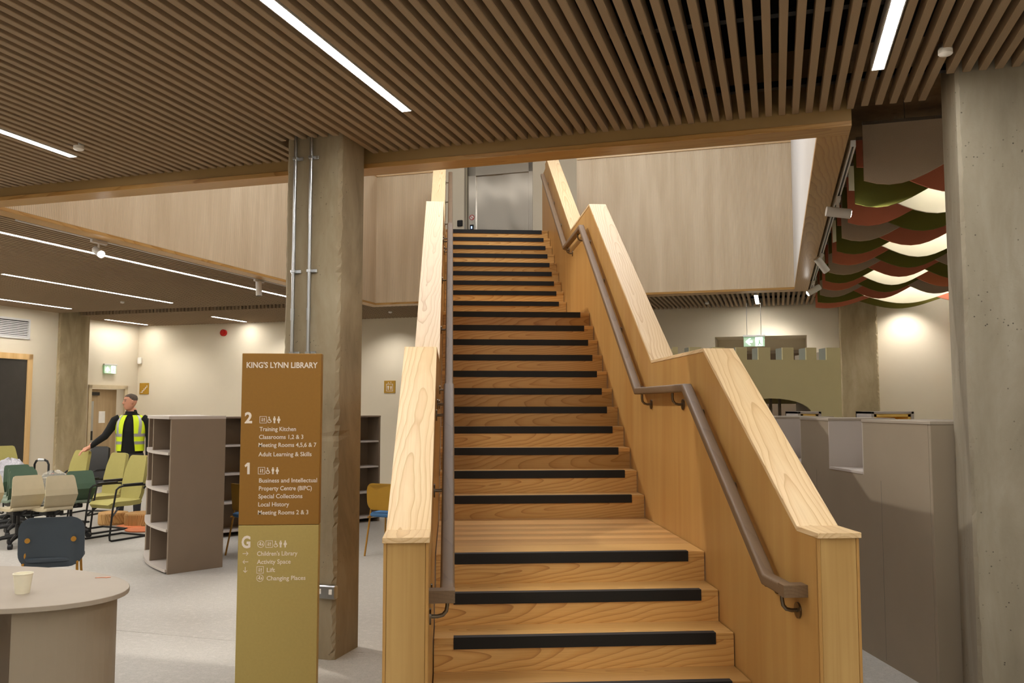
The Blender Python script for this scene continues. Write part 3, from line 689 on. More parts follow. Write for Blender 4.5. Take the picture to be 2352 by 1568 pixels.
# things glimpsed over the parapet on the upper floor
t = thing('upper_doorway', 'pale door leaf glimpsed over the far parapet on the upper floor', 'door', P(LU, -.6, FFL), BR)
B().box(-.5, .5, -.06, -.02, 0, 2.15).done('leaf', 'white', t, .003); B().box(-.58, -.5, -.07, -.02, 0, 2.22).box(.5, .58, -.07, -.02, 0, 2.22).box(-.58, .58, -.07, -.02, 2.15, 2.22).done('frame', 'frame', t, .003)

# ------------------------------------------------------------------ right side: taupe castle wall unit, playhouse, boxes, signs
t = thing('castle_wall_unit', 'taupe laminate play wall with square notches cut in its top behind the stair', 'play wall', (2.845, -.03, 0))
H = 1.595
notch = [(1.37, .87), (2.44, 1.96), (3.5, 3.02)]
ys = [(.0, .85, 0, H - .02), (.85, 1.37, 0, 1.21), (1.37, 1.94, 0, H - .02), (1.94, 2.46, 0, 1.21), (2.46, 3.0, 0, H - .02)]
prof_ = [(.03, 0), (.03, H - .02), (.858, H - .02), (.858, 1.214), (1.412, 1.214), (1.412, H - .02), (1.928, H - .02), (1.928, 1.214), (2.472, 1.214), (2.472, H - .02), (3.1, H - .02), (3.1, 0)]
B().prism(prof_, 'x', 0, .022).done('front_panel', 'grey', t)
B().prism(prof_, 'x', .50, .522).done('rear_panel', 'grey', t)
B().box(.0, .522, 0.0, .028, 0, H - .02).done('end_panel', 'grey', t, .002)
for a, c in ((0, .87), (1.40, 1.94), (2.46, 3.1)): B().box(-.004, .526, a - .003, c + .0, H - .02, H).done('top_panel', 'greyd', t, .002)
for a, c in ((.87, 1.40), (1.94, 2.46)):
    B().box(-.003, .524, a, c, 1.214, 1.232).done('notch_sill', 'shelfl', t, .001)
    for yy in (a - .012, c): B().box(.001, .521, yy, yy + .012, 1.2, H - .021).done('notch_cheek', 'shelfl', t)
    B().box(.5, .52, a, c, 1.225, H - .02).done('notch_back', 'shelfl', t)
B().box(.0, -.0015, 0, 0, 0, 0) if False else None
for yy in (.62, 1.64): B().box(-.0008, .001, yy, yy + .003, .02, 1.19).done('panel_seam', 'joint', t)
tag(B().box(0, .62, 0, .5, 0, .02).done('grey_tray', 'navy', None, .004, loc=(3.0, 2.6, H)), 'flat grey tray lying on top of the taupe play wall', 'tray') if False else None
# castle playhouse
t = thing('castle_playhouse', 'sand-coloured castle panel with battlements and an arched opening behind the taupe wall', 'playhouse', (2.6, 5.0, 0))
WC, ZM, ZN = 2.04, 2.386, 2.239
top = [(0, ZM)]
mer = [(.0, .06), (.20, .345), (.48, .625), (.765, .895), (1.035, 1.18), (1.33, 1.465), (1.62, 1.745), (1.87, 2.04)]
for i, (a, c) in enumerate(mer):
    if i: top += [(a, ZN), (a, ZM)]
    if i < len(mer) - 1: top += [(c, ZM), (c, ZN)]
top.append((WC, ZM))
arch = [(.70, 0), (.70, 1.60)] + [(1.185 + .485 * math.cos(a), 1.60 + .18 * math.sin(a)) for a in [PI - PI * k / 14 for k in range(1, 14)]] + [(1.67, 1.60), (1.67, 0)]
poly = [(0, 0)] + [(x, z) for x, z in top] + [(WC, 0)] + arch[::-1]
B().prism(poly, 'y', 0, .03).done('front_panel', 'castle', t)
for (a, c) in [(mer[i][1], mer[i + 1][0]) for i in range(len(mer) - 1)]:
    B().box(c, c + .012, .03, .22, ZN, ZM - .002).done('battlement_cheek', 'castlei', t); B().box(a, c, .03, .22, ZN - .012, ZN).done('battlement_sill', 'castle', t)
B().box(WC - .03, WC, .03, 1.3, 0, ZM - .02).done('side_panel', 'greyd', t)
B().box(0, .03, .03, 1.3, 0, ZM - .02).done('side_panel', 'castle', t)
B().box(.03, WC - .03, .03, 1.3, 2.15, 2.18).done('shade_panel', 'castle', t)  # unseen lid added to keep the arch interior dark
B().box(0.03, 1.28, 1.28, 1.3, 0, 2.15).done('rear_panel', 'castle', t); B().box(1.28, WC - .03, 1.28, 1.3, 1.72, 2.15).done('rear_panel', 'castle', t)
for x in (1.50, 1.62): B().box(x, x + .03, .9, .93, 0, 2.15).done('inner_post', 'greyd', t)
# cubby boxes with yellow lining peeping over the taupe wall
def cubby(x, y, w_, h, label, rz=0):
    t = thing('cubby_box', label, 'storage box', (x, y, 0), rz, 'yellow lined cubby boxes')
    B().box(-w_ / 2, -w_ / 2 + .03, 0, .35, 0, h).box(w_ / 2 - .03, w_ / 2, 0, .35, 0, h).box(-w_ / 2, w_ / 2, 0, .35, h - .025, h).box(-w_ / 2, w_ / 2, .33, .35, 0, h).done('carcass', 'shelfl', t, .002)
    B().box(-w_ / 2 + .03, -w_ / 2 + .06, .012, .33, .02, h - .03).box(w_ / 2 - .06, w_ / 2 - .03, .012, .33, .02, h - .03).box(-w_ / 2 + .03, w_ / 2 - .03, .012, .33, h - .055, h - .026).box(-w_ / 2 + .03, w_ / 2 - .03, .3, .33, .02, h - .05).done('lining', 'yellow', t)
cubby(4.58, 3.7, .46, 1.632, 'larger yellow-lined cubby box showing over the taupe wall by the column')
cubby(3.86, 4.1, .26, 1.63, 'small yellow-lined cubby box showing over the taupe wall near the playhouse')
# window at the back of the far recess
t = structure(bld(B().box(.70, 2.335, UB + .86, UB + .90, 2.72, 2.78).box(.70, .76, UB + .86, UB + .9, 1.0, 2.72).box(2.275, 2.335, UB + .86, UB + .9, 1.0, 2.72), 'window_1', 'greyd'))
B().box(.76, 2.275, UB + .875, UB + .885, 1.0, 2.72).done('pane', 'shelf', t)
# exit sign on the right
def exit_sign(loc, rz, w_, h, label, arrow_left, drop=0):
    t = thing('exit_sign', label, 'sign', loc, rz, 'green exit signs')
    B().box(-w_ / 2, w_ / 2, -.012, .012, 0, h).done('panel', 'green', t, .002)
    B().box(-w_ / 2 - .01, w_ / 2 + .01, -.025, .025, h, h + .035).done('housing', 'white', t, .003)
    if drop: B().tube([(-w_ / 3, 0, h + .03), (-w_ / 3, 0, h + drop)], .004, 6).tube([(w_ / 3, 0, h + .03), (w_ / 3, 0, h + drop)], .004, 6).done('hanger', 'galv', t)
    y0, y1 = -.0150, -.0125
    b = B(); cx, cz = -w_ / 4, h / 2; a = h * .36
    if arrow_left: pts = [(-a, 0), (a * .15, a), (a * .55, a), (-a * .1, a * .32), (a, a * .32), (a, -a * .32), (-a * .1, -a * .32), (a * .55, -a), (a * .15, -a)]
    else: pts = [(0, a), (a, -a * .15), (a, -a * .55), (a * .32, a * .1), (a * .32, -a), (-a * .32, -a), (-a * .32, a * .1), (-a, -a * .55), (-a, -a * .15)]
    b.prism([(cx + x, cz + z) for x, z in pts], 'y', y0, y1); b.done('arrow', 'exitw', t)
    x0 = w_ * .06; B().box(x0, x0 + w_ * .34, y0, y1, h * .04, h * .96).done('doorway', 'exitw', t)
    cx = x0 + w_ * .17; q = h * .5
    b = B(); b.prism([(cx + .02 * h + q * .13 * math.cos(2 * PI * k / 10), h * .78 + q * .13 * math.sin(2 * PI * k / 10)) for k in range(10)], 'y', y0 - .002, y0)
    for poly in ([(-.06, .66), (.10, .70), (.12, .44), (-.02, .40)], [(.06, .66), (.24, .56), (.33, .62), (.35, .56), (.24, .48), (.06, .58)], [(-.04, .66), (-.22, .60), (-.30, .44), (-.24, .43), (-.16, .55), (-.02, .58)], [(-.02, .44), (.12, .44), (.22, .26), (.38, .24), (.38, .17), (.16, .18), (.02, .34)], [(-.02, .42), (.08, .40), (.02, .22), (-.12, .06), (-.18, .10), (-.08, .24)]):
        b.prism([(cx + x * h, z * h) for x, z in poly], 'y', y0 - .002, y0)
    b.done('running_figure', 'green', t)
exit_sign(P(11.15, 1.429, 2.743), BR, .36, .17, 'lit green exit sign with left arrow hanging before the far recess', True, .6)
exit_sign(P(11.17, -12.46, 2.42), BR + PI / 2 + .0, .36, .18, 'lit green exit sign with up arrow above the open door', False)

# ------------------------------------------------------------------ left side: walls, door, window, vent, wall signs
tag(B().box(0, .01, -.5, .5, 0, .01).done('x', 'wall'), 'x', 'x') if False else None
D = structure(bld(B().box(VL - .02, VL + .03, 10.59, 10.67, 0, 2.15).box(VL - .02, VL + .03, 11.68, 11.76, 0, 2.15).box(VL - .02, VL + .03, 10.59, 11.76, 2.08, 2.16), 'door_1', 'frame'))
dl = B().box(-.045, 0, 0, .98, .01, 2.07).done('door_leaf', 'doorp', D, loc=(VL - .06, 10.68, 0)); dl.rotation_euler.z = .13; OFF[dl] = Vector((0, 0, 0))
B().box(0, .006, .05, .17, .35, 1.80).done('vision_panel', 'galv', dl); B().box(0, .05, .02, .30, 1.93, 2.0).done('door_closer', 'blackp', dl)
B().box(0, .004, .36, .58, 1.32, 1.58).done('paper_notice', 'paper', dl); B().box(0, .03, .06, .13, .95, 1.15).done('handle', 'blackm', dl)
structure(bld(B().box(VL - 2.6, VL - 2.5, 9.5, 12.4, 0, 2.6).box(VL - 2.6, VL - .3, 12.1, 12.2, 0, 2.6).box(VL - 2.6, VL - .3, 9.4, 9.5, 0, 2.6).box(VL - 2.6, VL - .3, 9.4, 12.2, 2.5, 2.6).box(VL - 2.6, VL - .3, 9.4, 12.2, -.1, 0), 'wall_lobby', 'wall'))
# window in the left wall (proud false wall carries it)
LW = -12.0
structure(bld(B().box(LW - .3, LW, UN, 9.2, 0, ZC), 'wall_left_lining', 'wall'))
Wn = structure(bld(B().box(LW, LW + .04, 5.8, 5.9, 0, 2.68).box(LW, LW + .04, 8.47, 8.58, 0, 2.68).box(LW, LW + .04, 5.8, 8.58, 2.58, 2.69).box(LW, LW + .04, 7.1, 7.18, 0, 2.6), 'window_2', 'pine'))
B().box(LW + .004, LW + .014, 5.9, 7.1, 0, 2.58).done('pane', 'glass', Wn); B().box(LW + .004, LW + .014, 7.18, 8.47, 0, 2.58).done('pane', 'glass', Wn)
t = thing('air_grille', 'white louvred air grille high on the left wall above the window', 'air vent', P(7.0, LW, 2.97), BR)
B().box(0, .03, 0, 1.5, 0, .04).box(0, .03, 0, 1.5, .35, .39).box(0, .03, 0, .04, 0, .39).box(0, .03, 1.46, 1.5, 0, .39).done('frame', 'white', t, .002)
for k in range(9): B().prism([(.002, .05 + k * .033), (.022, .045 + k * .033), (.024, .051 + k * .033), (.004, .068 + k * .033)], 'y', .04, 1.46).done('louvre', 'white', t)
B().box(0, .002, .02, 1.48, .02, .37).done('backing', 'blackp', t)
def wall_sign(u, v, s, label, parts):
    t = thing('wall_sign', label, 'sign', P(u, v, 0), BR, 'bronze wall signs')
    B().box(-s / 2, s / 2, -.015, 0, 2.1 - s / 2, 2.1 + s / 2).done('plate', 'yellow' if False else 'ochre', t, .003)
    b = B()
    for poly in parts: b.prism([(x * s, 2.1 + z * s) for x, z in poly], 'y', -.018, -.0152)
    b.done('pictogram', 'letter', t)
stp = [[(-.36 + k * .16, -.30 + k * .15), (-.20 + k * .16, -.30 + k * .15), (-.20 + k * .16, -.15 + k * .15), (-.13 + k * .16, -.15 + k * .15), (-.13 + k * .16, -.22 + k * .15 - .14), (-.36 + k * .16, -.36 + k * .15)] for k in range(4)]
wall_sign(UB, -12.30, .26, 'square bronze sign with a staircase pictogram on the far wall', stp)
bx = [[(-.3, -.36), (.3, -.36), (.3, -.32), (-.3, -.32)], [(-.3, .2), (.3, .2), (.3, .24), (-.3, .24)], [(-.3, -.36), (-.26, -.36), (-.26, .24), (-.3, .24)], [(.26, -.36), (.3, -.36), (.3, .24), (.26, .24)],
      [(-.2, -.05), (-.04, -.05), (-.04, .08), (-.2, .08)], [(-.17, -.24), (-.07, -.24), (-.07, -.05), (-.17, -.05)], [(.04, -.08), (.2, -.08), (.15, .08), (.09, .08)], [(.08, -.24), (.16, -.24), (.16, -.08), (.08, -.08)],
      [(-.16, .3), (-.06, .3), (-.11, .4)], [(.06, .4), (.16, .4), (.11, .3)]]
wall_sign(UB, -6.05, .26, 'square bronze sign with a lift pictogram between column and stair', bx)
t = thing('fire_alarm', 'round red fire alarm sounder high on the far wall', 'alarm', P(UB, -10.17, 3.35), BR)
B().disc((0, 0, 0), (0, -1, 0), .075, .06, 20).done('sounder', 'red', t, smooth=True); B().disc((0, -.06, 0), (0, -1, 0), .05, .03, 20).done('grille', 'red', t, smooth=True)
t = tag(B().prism(rrect(.09, .15, .02), 'y', -.05, 0).done('motion_sensor', 'paper', None, .004, loc=P(UB - .02, -12.42, 2.75), rz=BR), 'small white motion sensor in the corner of the far wall', 'sensor')

# ------------------------------------------------------------------ bookcases
t = thing('curved_bookcase', 'taupe bookcase with curved open shelves and a tall flat end panel', 'bookcase', (-2.858, 4.039, 0), math.atan2(.66, .75))
H = 1.585
def fr(s): return -.08 * math.sin(PI * min(1, s / 1.35)) + .26 * s      # curved front edge (local x) along local y
NS = 14; YL = 1.35
fp = [(fr(YL * k / NS), YL * k / NS) for k in range(NS + 1)]
bp = [(fr(YL * k / NS) + .29, YL * k / NS) for k in range(NS + 1)]
bq = [(fr(YL * k / NS) + .59, YL * k / NS) for k in range(NS + 1)]
B().box(0, .59, -.02, .012, 0, H - .03).done('end_panel', 'shelf', t, .002)
B().prism([(fr(YL), YL), (fr(YL) + .59, YL), (fr(YL) + .59, YL + .03), (fr(YL), YL + .03)], 'z', 0, H - .03).done('end_panel', 'shelf', t)
for z in (.02, .42, .81, 1.19):
    B().prism([(x - .02, y) for x, y in fp] + bp[::-1], 'z', z, z + .028).done('shelf_board', 'shelfl', t)
    B().prism(bp + bq[::-1], 'z', z, z + .028).done('shelf_board', 'shelfl', t)
B().prism([(x - .03, y - .02) for x, y in fp] + [(x + .01, y) for x, y in bq[::-1]], 'z', H - .03, H).done('top_board', 'shelfl', t)
B().prism([(x - .012, y) for x, y in bp] + [(x + .012, y) for x, y in bp[::-1]], 'z', 0, H - .03).done('spine_panel', 'shelf', t)
for s in (.62,):
    B().box(fr(s) + .01, fr(s) + .58, s, s + .02, 0, H - .03).done('divider', 'shelf', t)
P1, P2 = Vector((-3.05, 6.40, 0)), Vector((-1.06, 7.98, 0)); dd = P2 - P1; Lb = dd.length
t = thing('long_bookcase', 'long grey open bookcase standing behind the sign and the concrete column', 'bookcase', P1, math.atan2(dd.y, dd.x))
H = 1.55
B().box(0, Lb, .30, .32, 0, H).done('back_panel', 'shelf', t)
B().box(-.01, Lb + .01, -.01, .33, H - .02, H).done('top_board', 'shelf', t, .001)
nb = 5
for k in range(nb + 1): B().box(Lb * k / nb - .012, Lb * k / nb + .012, 0, .30, 0, H - .02).done('divider', 'shelf', t)
for k in range(nb):
    for z in (.06, .42, .79, 1.16): B().box(Lb * k / nb + .013, Lb * (k + 1) / nb - .013, .005, .30, z, z + .022).done('shelf_board', 'shelfl', t)

# ------------------------------------------------------------------ oval table and cup
t = thing('oval_table', 'taupe oval reading table with curved panel base in the lower left corner', 'table', P(-1.08, -2.3, 0), BR)
ell_ = lambda a, b_, n=56: [(a * math.cos(2 * PI * k / n), b_ * math.sin(2 * PI * k / n)) for k in range(n)]
B().prism(ell_(.89, .52), 'z', .715, .74).done('table_top', 'greyd', t, .002)
def curved(a, b_, t0, t1, th, n=20):
    o = [((a) * math.cos(t0 + (t1 - t0) * k / n), (b_) * math.sin(t0 + (t1 - t0) * k / n)) for k in range(n + 1)]
    i = [((a - th) * math.cos(t0 + (t1 - t0) * k / n), (b_ - th) * math.sin(t0 + (t1 - t0) * k / n)) for k in range(n + 1)]
    return o + i[::-1]
B().prism(curved(.83, .46, -.77, .9, .022), 'z', 0, .715).done('curved_leg', 'grey', t)
B().prism(curved(.83, .46, PI - .9, PI + 1.0, .022), 'z', 0, .715).done('curved_leg', 'grey', t)
B().box(-.02, .004, -.44, .30, 0, .715).done('cross_panel', 'greyd', t, .001)
tag(B().prism([(-.03, -.006), (0, .004), (.03, -.002), (.05, .008), (.04, .016), (.01, .010), (-.02, .008)], 'z', 0, .002).done('tape_scrap', 'orange', None, loc=(-1.942, -.03, .741)), 'scrap of red tape on the right end of the oval table', 'tape')
t = thing('paper_cup', 'white paper cup standing on the oval table', 'cup', (-2.185, -.40, .74))
b = B(); b.loft([[(r * math.cos(2 * PI * k / 28), r * math.sin(2 * PI * k / 28), z) for k in range(28)] for r, z in ((.033, .0), (.0335, .002), (.045, .098), (.043, .098), (.032, .006))], True)
b.done('cup_wall', 'cupm', t, smooth=True)
b = B(); b.loft([[((.0455 + .003 * math.cos(a)) * math.cos(2 * PI * k / 28), (.0455 + .003 * math.cos(a)) * math.sin(2 * PI * k / 28), .098 + .003 * math.sin(a)) for k in range(28)] for a in [2 * PI * j / 6 for j in range(7)]], False); b.done('rim', 'cupm', t, smooth=True)

# ------------------------------------------------------------------ chairs (local +y is the way the sitter faces)
def shell(prof_, wid, th, n=10, corner=.06):
    """bent sheet: prof_ = (y, z) centre line, wid = half widths; rounded by tapering the last rows"""
    b = B(); rings = []
    for i, ((y, z), hw) in enumerate(zip(prof_, wid)):
        a = Vector(prof_[max(i - 1, 0)]); c = Vector(prof_[min(i + 1, len(prof_) - 1)]); d = (c - a).normalized(); nn = Vector((-d.y, d.x)) * th / 2
        fr_ = [(-hw + 2 * hw * k / n, y - nn.x, z - nn.y) for k in range(n + 1)]; bk = [(hw - 2 * hw * k / n, y + nn.x, z + nn.y) for k in range(n + 1)]
        rings.append(fr_ + bk)
    return b.loft(rings)
def swivel_chair(loc, rz, back, seat, label):
    t = thing('swivel_chair', label, 'office chair', loc, rz, 'plastic swivel chairs')
    shell([(-.19, .46), (-.25, .56), (-.285, .635), (-.27, .70), (-.235, .82), (-.225, .85), (-.222, .86)], [.165, .178, .186, .18, .165, .155, .135], .014).done('backrest', back, t)
    shell([(-.24, .475), (-.19, .455), (-.05, .450), (.12, .455), (.20, .450), (.235, .435)], [.15, .175, .185, .185, .17, .15], .03).done('seat', seat, t, smooth=True)
    B().box(-.1, .1, -.12, .1, .38, .435).tube([(0, -.1, .41), (0, -.22, .45)], .025).done('mechanism', 'blackp', t, .01)
    B().tube([(0, 0, .12), (0, 0, .26), (0, 0, .27), (0, 0, .40)], [.03, .03, .018, .018], 12).done('gas_lift', 'blackm', t, smooth=True)
    for k in range(5):
        a = 2 * PI * k / 5 + .3; ca_, sa_ = math.cos(a), math.sin(a)
        lg = B().tube([(0, 0, .13), (.16 * ca_, .16 * sa_, .11), (.25 * ca_, .25 * sa_, .085)], [.032, .024, .017], 8).done('leg', 'blackp', t, smooth=True)
        B().tube([(.25 * ca_, .25 * sa_, .09), (.25 * ca_, .25 * sa_, .05)], .009, 6).tube([(.25 * ca_ - .022 * -sa_, .25 * sa_ - .022 * ca_, .032), (.25 * ca_ + .022 * -sa_, .25 * sa_ + .022 * ca_, .032)], .032, 14).done('caster', 'blackp', lg, smooth=True)
    return t
def arm_chair(loc, rz, mat, label, arms=True):
    t = thing('cantilever_armchair', label, 'armchair', loc, rz, 'olive cantilever armchairs')
    bk = shell([(-.22, .46), (-.245, .56), (-.265, .70), (-.30, .86), (-.335, .98), (-.348, 1.02), (-.352, 1.035)], [.165, .185, .19, .178, .158, .146, .115], .05); bk.done('backrest', mat, t, smooth=True)
    shell([(-.24, .475), (-.2, .455), (-.05, .45), (.14, .455), (.22, .445), (.245, .425)], [.17, .195, .205, .205, .195, .17], .06).done('seat', mat, t, smooth=True)
    for s in (-1, 1):
        x = s * .235
        B().tube([(x, -.27, .67), (x, -.20, .675), (x, .10, .68), (x, .16, .67), (x, .20, .64), (x, .245, .40), (x, .28, .06), (x, .275, .025), (x, .25, .013), (x, -.30, .013)], .0125, 8).done('side_frame', 'blackm', t, smooth=True)
        B().box(x - .02, x + .02, -.2, .1, .685, .705).done('arm_pad', 'blackp', t, .006)
        B().tube([(x, -.27, .67), (s * .2, -.25, .62)], .0115, 6).tube([(x, .262, .30), (s * .18, .1, .42)], .011, 6).done('bracket', 'blackm', t, smooth=True)
    B().tube([(-.235, -.30, .013), (.235, -.30, .013)], .0125, 8).done('rear_bar', 'blackm', t, smooth=True)
    return t
def shell_chair(loc, rz, back, seat, frame, label, dots=None, bh=.30, bz=.665):
    t = thing('dining_chair', label, 'chair', loc, rz, 'round shell chairs')
    b = B(); rings = []; n = 8
    out = rrect(.48 if bh > .35 else .46, bh, .11 if bh > .35 else .10, 6)
    for yy in (-.006, .006):
        rings.append([(x, -.245 - .012 * (z / .15) + yy + .07 * (x / .23) ** 2, bz + z) for x, z in out])
    b.loft(rings); b.done('backrest', back, t, smooth=True)
    b = B(); b.loft([[(x, y, z) for x, y in rrect(.44 - s, .42 - s, .11, 5)] for s, z in ((.02, .435), (0, .445), (0, .465), (.02, .475))]); b.done('seat', seat, t, smooth=True)
    for s in (-1, 1):
        B().tube([(s * .21, -.25, 0), (s * .19, -.17, .44), (s * .18, -.16, .58), (s * .17, -.155, .66)], .0105, 8).done('leg', frame, t, smooth=True)
        B().tube([(s * .205, .21, 0), (s * .18, .17, .435)], .0105, 8).done('leg', frame, t, smooth=True)
        B().tube([(s * .18, .17, .43), (s * .195, -.21, .43)], .0095, 8).done('seat_rail', frame, t, smooth=True)
        if dots: B().disc((s * .165, -.222, bz + .02), (0, -1, 0), .02, .014, 18).done('fixing_cap', dots, t, smooth=True)
    return t
def face(dx, dy): return math.atan2(dy, dx) - PI / 2
arm_chair((-4.30, 6.56, 0), face(-.5, -.866), 'olive', 'olive fabric armchair on a black frame nearest the curved bookcase')
arm_chair((-4.80, 7.23, 0), face(-.5, -.866), 'olive', 'olive fabric armchair just left of the one nearest the bookcase')
arm_chair((-5.61, 7.99, 0), face(-.5, -.866), 'olive', 'olive armchair behind the plastic-wrapped beige chair')
arm_chair((-7.06, 9.6, 0), face(.75, -.66), 'olive', 'olive armchair farthest left beside the window frame')
FB = face(-.71, .70)
swivel_chair((-4.92, 6.70, 0), FB, 'dgreen', 'sage', 'dark green plastic swivel chair in front of the olive armchairs')
swivel_chair((-5.23, 5.97, 0), FB, 'beige', 'beige', 'beige plastic swivel chair directly above the navy chair')
swivel_chair((-4.83, 5.93, 0), FB, 'beige', 'beige', 'beige plastic swivel chair partly covered in clear wrapping')
swivel_chair((-5.74, 6.95, 0), FB, 'dgreen', 'sage', 'dark green swivel chair behind the beige one at the left edge')
swivel_chair((-6.0, 7.45, 0), FB, 'dgreen', 'sage', 'dark green swivel chair in the middle row below the trolley')
swivel_chair((-5.80, 6.16, 0), FB, 'beige', 'beige', 'beige swivel chair cut off by the left edge')
arm_chair((-5.75, 9.2, 0), face(-.25, -.97), 'blackp', 'black upholstered armchair behind the olive ones near the door')
shell_chair((-3.27, 2.45, 0), face(-.28, .96), 'navy', 'navy', 'ochrem', 'navy shell chair with ochre buttons behind the oval table', 'ochrem', .40, .60)
shell_chair((-.68, 5.12, 0), face(.42, .90), 'ochre', 'blue', 'ochrem', 'ochre shell chair with a blue seat between column and stair')
shell_chair((-2.23, 5.15, 0), face(.75, .66), 'ochre', 'blue', 'ochrem', 'ochre shell chair mostly hidden behind the totem sign')
# loose wrapping: crumpled clear sheets on the chairs
def crumple(name, loc, rx, ry, rz_, mat, label, seed, cat):
    rnd = random.Random(seed); b = B(); n, m = 18, 9; rings = []
    for j in range(m + 1):
        t_ = .02 + (PI / 2 - .04) * (1 - j / m) if True else 0
        rings.append([])
        for k in range(n):
            a = 2 * PI * k / n; q = 1 + rnd.uniform(-.10, .10)
            rings[-1].append((rx * q * math.sin(PI / 2 - (PI / 2) * j / (m + .6)) * math.cos(a), ry * q * math.sin(PI / 2 - (PI / 2) * j / (m + .6)) * math.sin(a), rz_ * math.sin((PI / 2) * j / m) * (1 + rnd.uniform(-.06, .06))))
    b.loft(rings, False); o = b.done(name, mat, None, loc=loc); return tag(o, label, cat)
crumple('plastic_wrapping', (-4.98, 6.32, .475), .26, .22, .40, 'wrap', 'clear crumpled plastic wrapping over the beige chair', 3, 'wrapping')
crumple('plastic_wrapping', (-6.30, 7.95, .475), .30, .26, .46, 'silver', 'silvery plastic wrapping bunched on a chair at the left edge', 5, 'wrapping')
swivel_chair((-6.30, 7.95, 0), face(-.7, .7), 'dgreen', 'sage', 'swivel chair hidden under silvery plastic wrapping at the left edge')
# trolley with a folding handle
t = thing('hand_trolley', 'black folding hand trolley with upright handle behind the green chairs', 'trolley', (-6.12, 8.5, 0), -.35)
B().tube([(-.13, 0, .1), (-.13, 0, .82), (-.10, 0, .87), (-.05, 0, .885), (.05, 0, .885), (.10, 0, .87), (.13, 0, .82), (.13, 0, .1)], .016, 8).done('handle_frame', 'blackm', t, smooth=True)
B().tube([(-.06, 0, .886), (.06, 0, .886)], .021, 10).done('grip', 'galv', t, smooth=True)
B().box(-.17, .17, -.28, 0, .08, .11).done('platform', 'blackp', t, .01); B().box(-.15, .15, -.24, -.03, .11, .62).done('crate', 'blackp', t, .012)
for s in (-.19, .19): B().tube([(s - .02, .02, .075), (s + .02, .02, .075)], .075, 16).done('wheel', 'blackp', t, smooth=True)
t = thing('fire_extinguisher', 'red fire extinguisher by the pale concrete column', 'extinguisher', (-6.75, 10.3, 0))
B().lathe([(.07, 0), (.075, .02), (.075, .45), (.06, .51), (.025, .54), (.025, .56)], 18).done('cylinder', 'red', t, smooth=True)
B().box(-.02, .02, -.09, .03, .56, .60).tube([(0, 0, .58), (.08, 0, .55), (.10, 0, .3)], .01, 6).done('valve', 'blackp', t)
# log slabs and orange low tables on the floor
def log(loc, r, h, label, seed):
    rnd = random.Random(seed); b = B(); n = 22; rad = [r * (1 + .06 * math.sin(3 * 2 * PI * k / n + seed) + rnd.uniform(-.02, .02)) for k in range(n)]
    b.loft([[(rad[k] * s * math.cos(2 * PI * k / n), rad[k] * s * math.sin(2 * PI * k / n), z) for k in range(n)] for s, z in ((.94, 0), (1, .02), (1, h - .02), (.96, h))])
    return tag(b.done('log_slab', 'log', None, smooth=False, loc=loc), label, 'log', 'wood log slabs')
log((-4.86, 7.95, 0), .20, .17, 'round wooden log slab behind the olive armchair, left of two', 1)
log((-4.40, 7.78, 0), .22, .18, 'round wooden log slab next to the bookcase, right of two', 2)
def low_table(loc, r, h, label):
    t = thing('orange_side_table', label, 'side table', loc, 0, 'orange side tables')
    B().lathe([(r, 0), (r, .008), (.02, .012)], 28).done('base', 'orange', t, smooth=True); B().tube([(0, 0, .01), (0, 0, h)], .016, 10).done('stem', 'orange', t, smooth=True)
    B().lathe([(r * .95, h), (r, h + .006), (r, h + .018), (r * .97, h + .02)], 28).done('top', 'orange', t, smooth=True)
low_table((-4.15, 7.95, 0), .24, .60, 'orange metal side table tucked behind the curved bookcase')
for lc, lb in (((-4.50, 7.62, 0), 'flat orange table top lying on the floor beneath the olive armchair'), ((-4.18, 7.30, 0), 'flat orange table top lying on the floor by the bookcase')):
    tag(B().lathe([(.175, 0), (.18, .006), (.18, .014), (.17, .02)] if lc[0] < -4.4 else [(.25, 0), (.255, .006), (.255, .014), (.24, .02)], 30).done('orange_disc', 'orange', None, smooth=True, loc=lc), lb, 'table top', 'orange table tops')

